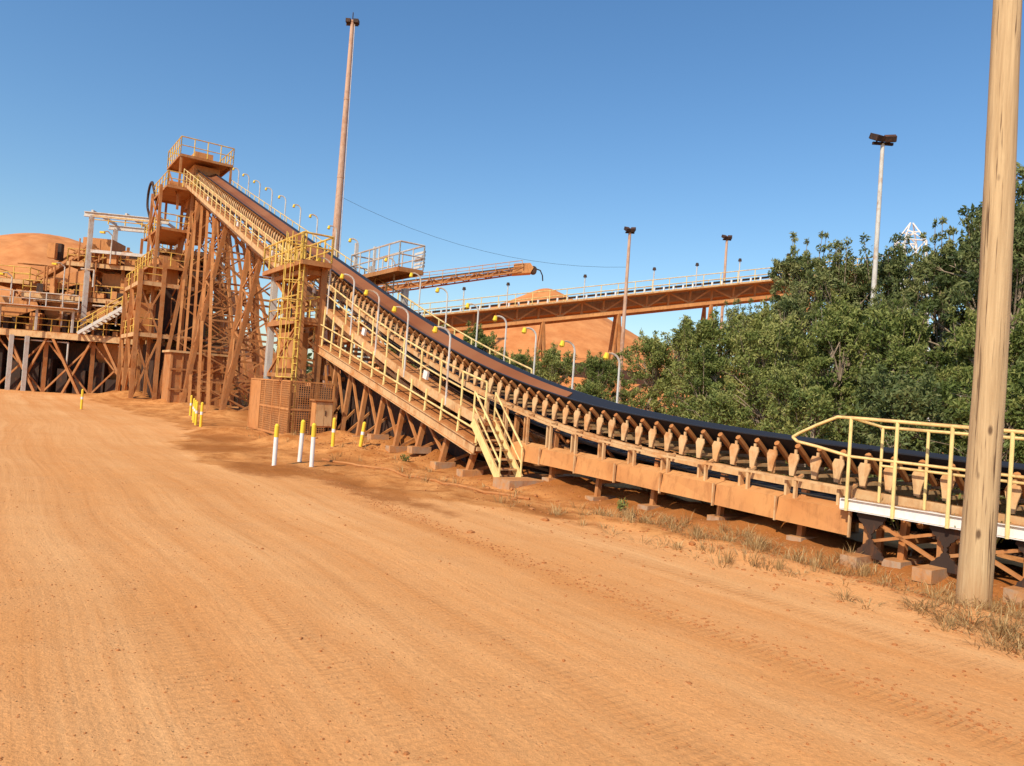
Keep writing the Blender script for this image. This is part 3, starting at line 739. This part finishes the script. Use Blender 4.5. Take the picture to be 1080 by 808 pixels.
Wr=Thing('power_lines'); w=Wr.p('wires',M_cable)
def wire(p,q,sag,r=.012):
    p=Vector(p);q=Vector(q); w.path([p.lerp(q,i/12)-V(0,0,sag*4*(i/12)*(1-i/12)) for i in range(13)],r,5)
wire((-15.2,60.2,17.8),(9,62,14.0),1.6); Wr.done()

# ------------------------------------------------------------------ screening plant (left)
Q=Thing('ore_screening_plant')
ang=math.radians(8); base=Matrix.Translation((-34.2,63,0))@Matrix.Rotation(ang,4,'Z'); Q.T=base
cl=Q.p('columns',M_tan2); bm=Q.p('floor_beams',M_tan); dk=Q.p('floor_decks',M_tan2); hr=Q.p('handrails',M_yel); gy_=Q.p('grey_frames',M_gry); pn=Q.p('cladding_panels',M_org); bc=Q.p('braces',M_tan2); dark=Q.p('machinery_and_shade_boxes',M_drk); mc=Q.p('screen_boxes',M_org); pipes=Q.p('pipes',M_gry); yst=Q.p('yellow_stairs',M_yel)  # dark part: machinery, plus boxes standing in for shade under the decks
def deck(x0,x1,y0,y1,z,r=(1,1,1,1),bh=.34):
    dk.box((x0,y0,z-.06),(x1,y1,z)); 
    for (a,c) in (((x0,y0),(x1,y0)),((x0,y1),(x1,y1)),((x0,y0),(x0,y1)),((x1,y0),(x1,y1))):
        bm.beam((*a,z-.06-bh/2-.003),(*c,z-.06-bh/2-.003),.18,bh)
    for xx in np.arange(x0+1.5,x1,1.5): bm.beam((xx,y0,z-.2),(xx,y1,z-.2),.1,.2)
    e=[((x0,y0),(x1,y0)),((x1,y0),(x1,y1)),((x1,y1),(x0,y1)),((x0,y1),(x0,y0))]
    for f,(a,c) in zip(r,e):
        if f: rail(hr,[(*a,z),(*c,z)],1.05,1.4,.04)
def cols(xs,ys,z0,z1,mb=None,w=.28,brace=True):
    mb=mb or cl
    for x in xs:
        for y in ys: mb.ibeam((x,y,z0),(x,y,z1),w,w,.04)
    if brace:
        for y in ys:
            for a,c in zip(xs,xs[1:]):
                if random.random()<.8: bc.beam((a,y,z0+.2),(c,y,z1-.3),.13)
                if random.random()<.7: bc.beam((c,y,z0+.2),(a,y,z1-.3),.13)
X5=[-9,-5.2,-1.5,2.2,6,8.2]
cols(X5,[0,5,10],-.2,4.7)
deck(-11.5,9.0,-.6,10.6,5.1,bh=.5)
cols([-6.5,-2.5,1.5,5.5],[1,5,9],5.1,8.1); deck(-7.5,6.5,.2,9.6,8.3)
cols([-11,-8],[2,6],5.1,9.3,None,.22); deck(-11.6,-7.7,1.6,7,9.5)
cols([-3.5,0,3.6,6.2],[1,5,9],8.3,11.1,None,.24); deck(-4.3,7,.4,9.4,11.3)
cols([-2.6,.2,2.9,6],[1.2,4.6,8.4],11.3,13.0,None,.2,True); deck(2.2,6.6,1,8.8,13.2)
for x in (-2.4,3.0):
    for y in (-.2,5.0): gy_.ibeam((x,y,5.1),(x,y,15.2),.34,.34,.05)
for y in (-.2,5.0):
    gy_.ibeam((-3.0,y,15.3),(3.8,y,15.3),.26,.42,.05); gy_.beam((-2.4,y,12.2),(3,y,12.2),.2,.26)
for x in (-2.4,.3,3): gy_.beam((x,-.2,15.6),(x,5,15.6),.16,.2)
rail(hr,[(-2.4,-.2,14.6),(3.0,-.2,14.6)],.6,1.4,.05)
gy_.beam((-11.4,-.9,7.0),(-2.5,-.9,7.0),.2,.3); rail(Q.p('grey_handrail',M_gry),[(-11.4,-1.0,7.15),(-2.5,-1.0,7.15)],1.1,1.3,.045)
dk.box((-11.4,-1.9,7.0),(-2.5,-.8,7.06))
for x in (-11.2,-8.4,-5.6,-2.8): gy_.beam((x,-1.2,5.1),(x,-1.2,7.0),.16)
stairs(gy_,dk,yst,(-2.2,-1.6,5.1),(2.2,-1.6,8.3),(0,1.0,0),.042)
stairs(gy_,dk,yst,(6.8,-1.2,8.3),(3.2,-1.2,11.3),(0,1.0,0),.042)
stairs(gy_,dk,yst,(8.2,-1.6,5.1),(4.6,-1.6,8.3),(0,1.0,0),.042)
stairs(bm,dk,yst,(11.5,-1.5,.1),(6.0,-1.5,5.1),(0,1.0,0),.042)
def hopper(x0,x1,y0,y1,zt,zm,zb_,k=.35,mat=mc):
    cx=(x0+x1)/2; cy=(y0+y1)/2
    mat.box((x0,y0,zm),(x1,y1,zt))
    lo=[(cx+(x0-cx)*k,cy+(y0-cy)*k,zb_),(cx+(x1-cx)*k,cy+(y0-cy)*k,zb_),(cx+(x1-cx)*k,cy+(y1-cy)*k,zb_),(cx+(x0-cx)*k,cy+(y1-cy)*k,zb_)]
    hi=[(x0,y0,zm-.002),(x1,y0,zm-.002),(x1,y1,zm-.002),(x0,y1,zm-.002)]
    mat.add(lo+hi,[(3,2,1,0),(0,1,5,4),(1,2,6,5),(2,3,7,6),(3,0,4,7),(4,5,6,7)])
hopper(-1.8,1.4,1.4,4.4,10.6,9.4,8.35); hopper(2.2,5.4,1.2,4.4,12.7,12.0,11.4); hopper(-6.2,-3.2,1.4,4.4,7.8,6.6,5.2)
hopper(2.4,5.2,1.4,4.6,8.0,6.4,5.15); hopper(-1.6,1.6,1,4,4.5,3.2,1.2,mat=pn); hopper(4,7,1.2,4,4.5,3.0,1.0,mat=pn); hopper(-3.6,-1.2,1.4,4.4,13.6,12.4,11.4); hopper(-10.6,-8.0,1.2,4.4,7.9,6.6,5.2)
for (x0,z0,x1,z1) in ((-6,8.9,-2.4,10.1),(4.0,8.8,6.6,10.2),(-3.8,5.7,-.2,7.3),(-10,5.8,-6.4,7.4)):
    dark.beam((x0,1.0,z0),(x1,1.0,z1),.9,1.0); mc.beam((x0,.45,z0+.1),(x1,.45,z1+.1),.1,1.1)
pn.box((-13.4,-.5,-.1),(-10.2,6,4.9)); pn.box((-14.0,-.8,5.0),(-11.6,6.2,5.3)); pn.box((-13.4,0,5.3),(-11.7,4,7.6))
for k in range(7): pn.box((-13.2+.42*k,-.56,.2),(-13.1+.42*k,-.503,4.8))
mc.box((6.9,.6,5.2),(8.6,3.4,7.6)); mc.box((6.7,4.6,8.4),(8.2,7.5,10.4)); dark.box((-10,2.1,.1),(8,2.6,4.4)); dark.box((-9,5.6,5.2),(6,5.9,7.7)); dark.box((-4,5.6,8.4),(6,5.9,10.8)); dark.box((-2,5.6,11.4),(5.8,5.9,12.9))  # thin dark slabs behind the bays stand in for interior shade
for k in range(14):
    x=-9.6+k*1.3; dark.box((x,.5,0),(x+random.uniform(.6,1.15),2,random.uniform(1.2,3.6)))  # dark boxes deepen the shade under the main deck
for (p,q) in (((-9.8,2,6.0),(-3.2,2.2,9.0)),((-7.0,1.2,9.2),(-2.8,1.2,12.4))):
    bc.beam(p,q,.9,.16); bc.beam(V(*p)+V(0,0,.7),V(*q)+V(0,0,.7),.12,.14)
    for k in range(8):
        c=V(*p).lerp(V(*q),k/7); bc.beam(c,c+V(0,0,.7),.08)
for x in (-8,-4.5,-.5,3.5,6.0):
    bc.beam((x,-.55,4.6),(x+2.4,-.55,0),.2); bc.beam((x+3,-.4,4.6),(x+1.0,-.4,0),.16)
for x in (-7.6,-6.4): gy_.ibeam((x,-.7,0),(x,-.7,4.6),.3,.3,.05)
for k in range(76):
    x=random.uniform(-10.5,8); y=random.uniform(-.5,.8); z=random.choice([5.1,8.3,5.1,11.3]); 
    if z>8 and not -6<x<6: continue
    s_=random.uniform(.15,.5); random.choice([mc,dark,pn,dark]).box((x-s_,y,z),(x+s_,y+.5,z+random.uniform(.4,1.6)))
for k in range(24):
    x=random.uniform(-8,7); z=random.choice([4.3,7.6,10.6]); x2=x+random.uniform(1,3); random.choice([pipes,bc]).path([(x,-.35,z),(x2,-.35,z),(x2,-.35,z-random.uniform(1,3))],.07,6)
for k in range(18):
    x=random.uniform(-4,6.5); z=random.choice([5.1,8.3,11.3]); bc.tube((x,-.1,z),(x,-.1,z+3 if z<11 else z+1.9),.06,n=6)
for x,z in ((-8,8.2),(-4,9.4),(6.5,12.4),(5.6,14.4),(-.5,12.4),(-10.5,9)):
    pipes.path([(x,-.6,z-1.2),(x,-.6,z+1.2),(x-.3,-.8,z+1.5),(x-.6,-1,z+1.4)],.05,6); Q.p('lamp_heads',M_lampy).box((x-.8,-1.15,z+1.25),(x-.45,-.85,z+1.4))
for mb,_ in Q.parts.values(): mb.T=None
Q.T=None
for z in (5.1,9):
    for o in (3.0,4.6):
        bm.beam(AG(58,o,z),AG(64,o,z),.2,.3)
    for Y in (58,61,64): bm.beam(AG(Y,.8,z),AG(Y,4.6,z),.2,.3)
    dk.poly([AG(58,3.0,z+.16),AG(64,3.0,z+.16),AG(64,4.6,z+.16),AG(58,4.6,z+.16)],V(0,0,.05))
    rail(hr,[AG(58,3,z+.2),AG(58,4.6,z+.2),AG(64,4.6,z+.2)],1.05,1.4,.042)
for Y in (58,61,64):
    for o in (3.0,4.6):
        cl.ibeam(AG(Y,o,-.2),AG(Y,o,11.2 if o<4 else 10.0),.3,.3,.045)
for z0,z1 in ((.2,4.9),(5.2,8.8)):
    for a,c in ((58,61),(61,64)):
        bc.beam(AG(a,4.6,z0),AG(c,4.6,z1),.14); 
        bc.beam(AG(c,4.6,z0),AG(a,4.6,z1),.14)
    bc.beam(AG(58,3.0,z0),AG(58,4.6,z1),.12); bc.beam(AG(58,4.6,z0),AG(58,3.0,z1),.12)
for (Y0,Y1,o0,o1,z0,z1,m) in ((59,61,3.2,4.4,5.4,7.6,mc),(60,64,1.6,3.0,9.4,11.6,pn),(59,65,-1,2.6,.2,4.4,dark),(60,66,-.8,2.4,5,9.0,dark),(58.5,64,2.7,3.0,.1,4.6,dark)):
    m.poly([AG(Y0,o0,z0),AG(Y1,o0,z0),AG(Y1,o1,z0),AG(Y0,o1,z0)],V(0,0,z1-z0))  # dark blocks inside the frame stand in for shade
Q.done()
Bn=Thing('ore_surge_bin'); 
Bn.T=Matrix.Translation((-22.9,53.2,0))@Matrix.Rotation(math.radians(35),4,'Z')
bq=Bn.p('shell',M_tan2)
bq.box((-1.8,-1.2,.0),(1.8,1.2,3.8)); 
for k in range(6): Bn.p('ribs',M_tan2).box((-1.75+k*.68,-1.3,.1),(-1.66+k*.68,-1.203,3.7))
for z in (1.2,2.6): Bn.p('ribs_h',M_tan2).box((-1.85,-1.34,z),(1.85,-1.305,z+.12))
Bn.p('rim',M_tan).box((-1.95,-1.4,3.803),(1.95,1.35,3.95)); Bn.done()

# ------------------------------------------------------------------ vegetation
def leaf_obj(C_,size,var,asp=.36,droop=.5,rng=RNG):
    n=len(C_)
    a=rng.normal(size=(n,3)); a[:,2]-=droop; a/=np.linalg.norm(a,axis=1)[:,None]
    bq=np.cross(a,rng.normal(size=(n,3))); bq/=np.linalg.norm(bq,axis=1)[:,None]
    s=(size*rng.uniform(.6,1.3,n))[:,None]
    P=np.empty((n,4,3)); P[:,0]=C_-a*s*.5; P[:,1]=C_+bq*s*asp*.5; P[:,2]=C_+a*s*.5; P[:,3]=C_-bq*s*asp*.5
    return P.reshape(-1,3),np.repeat(np.clip(var,0,1),4)
def np_mesh(name,P,var,mat,extra=None,extramat=None):
    me=bpy.data.meshes.new(name); n=len(P)//4
    ev=np.array(extra.v) if extra and extra.v else np.zeros((0,3)); ef=extra.f if extra else []
    off=len(P)
    co=np.vstack([P,ev]); me.vertices.add(len(co)); me.vertices.foreach_set('co',co.ravel())
    li=list(range(4*n)); ls=list(range(0,4*n,4)); k=4*n
    for f in ef: ls.append(k); li+= [i+off for i in f]; k+=len(f)
    me.loops.add(len(li)); me.loops.foreach_set('vertex_index',np.array(li,np.int32))
    me.polygons.add(len(ls)); me.polygons.foreach_set('loop_start',np.array(ls,np.int32))
    mi=np.zeros(len(ls),np.int32); mi[n:]=1; me.materials.append(mat); me.materials.append(extramat or M_bark)
    me.polygons.foreach_set('material_index',mi); me.update(calc_edges=True)
    at=me.attributes.new('var','FLOAT','POINT'); vv=np.concatenate([var,np.full(len(ev),.5)]); at.data.foreach_set('value',vv.astype(np.float32))
    return me
def tree_mesh(name,H,R,seed,mat,nc=60,per=230,low=.15,ls=.24,asp=.34,csz=.2,shoots=6):
    r=np.random.default_rng(seed); rd=random.Random(seed); W=MB()
    pts=[V(0,0,-.2)]
    for i in range(1,7): pts.append(V(rd.uniform(-.12,.12)*i*.6,rd.uniform(-.12,.12)*i*.6,H*.74*i/6))
    for i in range(6): W.tube(pts[i],pts[i+1],.022*H*(1-i/7),.022*H*(1-(i+1)/7),8,False)
    sect=[rd.uniform(.5,1.25) for _ in range(7)]
    cs=[];vr=[]
    def clump(c,rr,m,base,zs=.8):
        d=r.normal(size=(m,3)); d/=np.linalg.norm(d,axis=1)[:,None]; d*= (r.uniform(0,1,m)**.55)[:,None]*rr*np.array([1,1,zs])
        sub=np.array(c)+d; sub+= .14*rr*np.sin(sub*7+c[0]*3)
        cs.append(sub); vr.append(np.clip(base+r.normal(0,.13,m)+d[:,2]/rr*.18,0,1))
    for k in range(nc):
        f=low+(1-low)*((k+.5)/nc)**.85; f=min(.90,max(low,f+rd.uniform(-.06,.04)))
        x=(f-low*.5)/(1-low*.5)
        prof=max(.15,math.sin(math.pi*min(1,max(0,x))**.85))**.6
        ang=rd.uniform(0,2*math.pi); rad=R*prof*rd.uniform(.3,1.05)*sect[int(ang/6.2832*7)%7]
        c=V(math.cos(ang)*rad,math.sin(ang)*rad,H*f)
        tb=pts[min(6,max(1,int((f-.12)/.74*6)))]; 
        mid=tb.lerp(c,.55)+V(0,0,.15)
        br=.0055*H
        W.tube(tb-V(0,0,.2),mid,br,br*.6,5,False); W.tube(mid,c,br*.6,br*.2,5,False)
        m=int(per*rd.uniform(.5,1.3)); rr=R*csz*rd.uniform(.6,1.25)
        clump(c,rr,m,rd.uniform(.10,.85))
        for q in range(2):
            e=c+V(rd.uniform(-.6,.6),rd.uniform(-.6,.6),rd.uniform(.1,.8))*R*.25; W.tube(mid.lerp(c,.6),e,br*.35,br*.12,4,False)
            clump(e,rr*.55,m//4,rd.uniform(.4,.9))
    for k in range(shoots):
        ang=rd.uniform(0,6.28); rad=R*rd.uniform(0,.7); b0=V(math.cos(ang)*rad*.6,math.sin(ang)*rad*.6,H*rd.uniform(.58,.72)); e=V(math.cos(ang)*rad,math.sin(ang)*rad,H*rd.uniform(.9,1.05))
        W.tube(b0,e,.004*H,.001*H,4,False)
        for q in range(6): clump(b0.lerp(e,.3+.7*q/5),R*(.17-.019*q),int(per*.26),rd.uniform(.4,.95),1.3)
    C_=np.vstack(cs); v=np.concatenate(vr)
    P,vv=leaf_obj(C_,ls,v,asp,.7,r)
    return np_mesh(name,P,vv,mat,W)
TM={
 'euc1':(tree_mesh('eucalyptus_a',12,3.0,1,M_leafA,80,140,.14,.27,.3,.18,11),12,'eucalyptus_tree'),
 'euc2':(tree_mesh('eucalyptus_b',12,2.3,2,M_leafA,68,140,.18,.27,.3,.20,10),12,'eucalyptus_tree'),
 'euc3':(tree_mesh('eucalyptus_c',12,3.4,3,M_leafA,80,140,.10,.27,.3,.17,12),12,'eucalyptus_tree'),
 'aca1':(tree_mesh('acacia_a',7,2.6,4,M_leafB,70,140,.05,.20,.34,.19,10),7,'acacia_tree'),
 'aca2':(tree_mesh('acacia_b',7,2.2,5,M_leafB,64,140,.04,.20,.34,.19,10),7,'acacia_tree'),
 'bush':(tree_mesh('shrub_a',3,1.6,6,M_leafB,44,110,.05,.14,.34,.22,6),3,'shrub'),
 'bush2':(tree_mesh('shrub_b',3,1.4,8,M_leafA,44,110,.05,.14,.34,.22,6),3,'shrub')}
def plant(k,x,y,h,wide=1.0):
    me,H0,nm=TM[k]; o=bpy.data.objects.new(nm,me); scene.collection.objects.link(o)
    s=h/H0; o.location=(x,y,g(x,y)); o.scale=(s*wide,s*wide,s); o.rotation_euler=(0,0,random.uniform(0,6.28))
for a in [('aca1',8.3,44,6.6),('aca2',9.6,42,7.3),('aca1',10.0,38,7.2),('euc3',12.6,41,8.3,.9),('euc1',13.6,37,8.8,.9),('euc2',16.6,43,12.4),('euc1',17.6,40,11.6),('euc3',19.6,38.5,11.6),
 ('euc2',19.9,34.5,11.4),('euc1',20.4,31.5,13.0),('euc3',18.6,28,10.4,.9),('euc2',21.8,30,12.8),('euc1',24,33,13),('euc3',24,28,12),('euc1',23,24,10),('euc2',27,40,14),('euc3',31,36,13),
 ('aca2',8.2,31,5.0),('aca1',10.6,31,6.2),('aca2',13.0,30,6.8),('aca1',15.2,29.5,7.0),('aca2',16.3,26,6.4),('aca1',18.4,24,6.8),('aca2',13.5,26,5.2),('aca1',20.5,21,7),('aca1',11.6,34.5,7.2),('aca2',14.8,33.5,7.8),('aca1',10.2,27,4.2),
 ('euc3',16.8,33.5,8.2,.8),('aca2',19.5,26.5,8.0),('euc2',22.5,36,12.6),
 ('bush',9.5,23.5,3.2,1.1),('bush2',11.5,22,3.4,1.1),('bush',13.4,20.5,3.6,1.1),('bush2',15.2,18.5,3.9,1.1),('bush',16.8,16,3.6),('bush2',12.4,24,4,1.1),('bush',15.0,22.5,4.4,1.1),('bush2',18,19,4.5,1.1),('bush',7.6,27.5,3,1.1),
 ('aca1',2.6,49,5.8),('aca2',-2.4,50,6.8),('aca1',0.4,53,5.6),('bush',4.6,44,3.6),('aca2',-5.5,53,6.8),('aca1',6.2,52,5.4),('bush2',1.0,41,3.0),('aca1',5.4,47,5.4),('aca2',-.6,47,5.2),('bush',3.0,39,3.0),('aca1',-8.5,56,6.6)]: plant(*a)

r=np.random.default_rng(5); cs=[];vr=[]
for k in range(460):
    a=r.uniform(-1.05,1.1); D=r.uniform(170,260); c=np.array([math.sin(a)*D,math.cos(a)*D,0]); h=r.uniform(5,11)
    m=70; d=r.normal(size=(m,3))*np.array([2.6,2.6,.26*h]); d[:,2]+=h*.5; cs.append(c+d); vr.append(np.full(m,r.uniform(.1,.6))+r.normal(0,.1,m))
C_=np.vstack(cs); C_[:,2]=np.abs(C_[:,2]); P,vv=leaf_obj(C_,1.5,np.concatenate(vr),.6,0,r)
me=np_mesh('distant_tree_line',P,vv,M_leafA); scene.collection.objects.link(bpy.data.objects.new('distant_tree_line',me))

r=np.random.default_rng(9); quads=[];vr=[]
def tuft(x,y,n,h,sp,base=.5,ww=.0036):
    z=g(x,y)
    for i in range(n):
        a=r.uniform(0,6.28); rad=sp*r.uniform(0,1)**.6; bx=x+math.cos(a)*rad*.6; by=y+math.sin(a)*rad*.6
        hh=h*r.uniform(.25,1.1); tx=bx+math.cos(a)*rad*r.uniform(.3,1.5)+r.normal(0,.04); ty=by+math.sin(a)*rad*r.uniform(.3,1.5)+r.normal(0,.04); w=ww*r.uniform(.7,1.5)
        px,py=-math.sin(a)*w,math.cos(a)*w
        mxx,myy=bx*.6+tx*.4,by*.6+ty*.4
        quads.append([(bx-px,by-py,z-.02),(bx+px,by+py,z-.02),(mxx+px,myy+py,z+hh*.65),(mxx-px,myy-py,z+hh*.65)])
        quads.append([(mxx-px,myy-py,z+hh*.65),(mxx+px,myy+py,z+hh*.65),(tx+px*.2,ty+py*.2,z+hh),(tx-px*.2,ty-py*.2,z+hh)])
        v=base+r.normal(0,.25); vr.extend([v,v])
for k in range(280):
    Y=9.2+8.0*r.uniform(0,1)**1.35; o=r.uniform(1.5,2.9) if r.random()<.75 else r.uniform(2.9,4.0); p=AG(Y,o,0); tuft(p.x,p.y,int(r.uniform(8,46)),r.uniform(.05,.26),r.uniform(.1,.35),r.uniform(.2,.65))
for k in range(60):
    x=r.uniform(5.3,7.2); y=r.uniform(7.9,9.5); tuft(x,y,int(r.uniform(10,40)),r.uniform(.05,.18),.28,r.uniform(.2,.65))
for k in range(46):
    Y=r.uniform(17,34); o=r.uniform(2.3,4.5); p=AG(Y,o,0); tuft(p.x,p.y,14,r.uniform(.08,.28),.22,.4,.005)
for k in range(200):
    x=r.uniform(2,20); y=r.uniform(18,40)
    if (16-x-.7*y)/1.22<-2.5: tuft(x,y,16,r.uniform(.3,.7),.4,.5,.007)
P=np.array(quads).reshape(-1,3); me=np_mesh('dry_grass',P,np.repeat(np.clip(vr,0,1),4),M_straw); scene.collection.objects.link(bpy.data.objects.new('dry_grass',me))
def weed(Y,o,h):
    p=AG(Y,o,0); W=MB(); cs=[]
    for k in range(7):
        a=r.uniform(0,6.28); e=V(p.x+math.cos(a)*h*.3,p.y+math.sin(a)*h*.3,h*r.uniform(.6,1)); s0=V(p.x,p.y,g(p.x,p.y)-.02); W.tube(s0,e,.008,.004,4,False)
        for q in range(16): c=s0.lerp(e,r.uniform(.35,1)); cs.append(np.array(c)+r.normal(0,.04,3))
    C_=np.array(cs); P,vv=leaf_obj(C_,.09,np.full(len(C_),.6)+r.normal(0,.15,len(C_)),.35,.2,r)
    scene.collection.objects.link(bpy.data.objects.new('weed',np_mesh('weed',P,vv,M_leafB,W)))
for a in ((17.2,1.7,.3),(11.9,.2,1.9),(11.6,1.0,1.3),(12.6,.5,1.5),(24.2,2.6,.4)): weed(*a)

st=MB(); 
ico=[V(*p).normalized() for p in [(0,0,1),(.9,0,.4),(.28,.85,.45),(-.72,.53,.4),(-.72,-.53,.45),(.28,-.85,.4),(.72,.53,-.45),(-.28,.85,-.4),(-.9,0,-.45),(-.28,-.85,-.4),(.72,-.53,-.45),(0,0,-1)]]
fc=[(0,1,2),(0,2,3),(0,3,4),(0,4,5),(0,5,1),(1,6,2),(2,7,3),(3,8,4),(4,9,5),(5,10,1),(2,6,7),(3,7,8),(4,8,9),(5,9,10),(1,10,6),(6,11,7),(7,11,8),(8,11,9),(9,11,10),(10,11,6)]
def stone(x,y,s):
    z=g(x,y); sx,sy,sz=s*r.uniform(.7,1.3),s*r.uniform(.7,1.3),s*r.uniform(.4,.8)
    st.add([V(x+p.x*sx*r.uniform(.8,1.15),y+p.y*sy*r.uniform(.8,1.15),z+sz*.2+p.z*sz) for p in ico],fc)
for k in range(4200):
    Y=2.5+14*r.uniform(0,1)**1.2; X_=r.uniform(-1,1)*Y*.72; o=(16-X_-.7*Y)/1.22
    if o<1.6: continue
    stone(X_,Y,r.uniform(.004,.011) if r.random()<.95 else r.uniform(.011,.024))
for k in range(1700):
    Y=r.uniform(2.5,24); o=6.5-.25*math.sin(Y*.3)+r.normal(0,.16)+(14-Y)*.02; p=AG(Y,o,0); stone(p.x,p.y,r.uniform(.007,.020))
for k in range(2200):
    Y=r.uniform(9,34); o=1.2+abs(r.normal(0,1.7)); p=AG(Y,o,0); stone(p.x,p.y,r.uniform(.010,.035) if r.random()<.97 else r.uniform(.035,.08))
mesh_obj('gravel',st,M_stone)
Hs=MB(); pts=[]
for k in range(30):
    f=k/29; x=-5.6+f*6.2; y=22.6-f*5.6+.35*math.sin(f*7); pts.append(V(x,y,g(x,y)+.03))
Hs.path(pts,.035,8); mesh_obj('ground_hose',Hs,M_tan2)

# ------------------------------------------------------------------ light, sky, camera
el=math.radians(43); rot=math.radians(213)
w=bpy.data.worlds.new('World'); scene.world=w; w.use_nodes=True
nt=w.node_tree; bg=nt.nodes['Background']; sky=nt.nodes.new('ShaderNodeTexSky'); sky.sky_type='NISHITA'; sky.sun_disc=False
sky.sun_elevation=el; sky.sun_rotation=rot; sky.air_density=1.25; sky.dust_density=.6; sky.ozone_density=4.5; sky.altitude=0
hs=nt.nodes.new('ShaderNodeHueSaturation'); hs.inputs['Saturation'].default_value=1.16; hs.inputs['Value'].default_value=1.0
nt.links.new(sky.outputs[0],hs.inputs['Color']); nt.links.new(hs.outputs[0],bg.inputs[0]); bg.inputs[1].default_value=.15
sd=bpy.data.lights.new('sun','SUN'); sd.energy=5.0; sd.angle=math.radians(.5); sd.color=(1,.90,.72)
so=bpy.data.objects.new('sun',sd); scene.collection.objects.link(so)
dirv=Vector((math.sin(rot)*math.cos(el),math.cos(rot)*math.cos(el),math.sin(el)))
so.rotation_euler=dirv.to_track_quat('Z','Y').to_euler(); so.location=dirv*50
cam=bpy.data.cameras.new('camera'); co=bpy.data.objects.new('camera',cam); scene.collection.objects.link(co)
cam.sensor_width=36; cam.lens=26.0; cam.clip_end=5000; cam.clip_start=.1
p=math.radians(1.18); th=math.radians(4.1)
fw=Vector((0,math.cos(p),math.sin(p))); up0=Vector((0,-math.sin(p),math.cos(p))); rt=Vector((1,0,0))
cu=up0*math.cos(th)-rt*math.sin(th); cr=rt*math.cos(th)+up0*math.sin(th)
Mx=Matrix((cr,cu,-fw)).transposed().to_4x4(); Mx.translation=Vector((0,0,2.3)); co.matrix_world=Mx
scene.camera=co
scene.view_settings.view_transform='Standard'; scene.view_settings.look='None'; scene.view_settings.exposure=0
for me in bpy.data.meshes: me.validate()
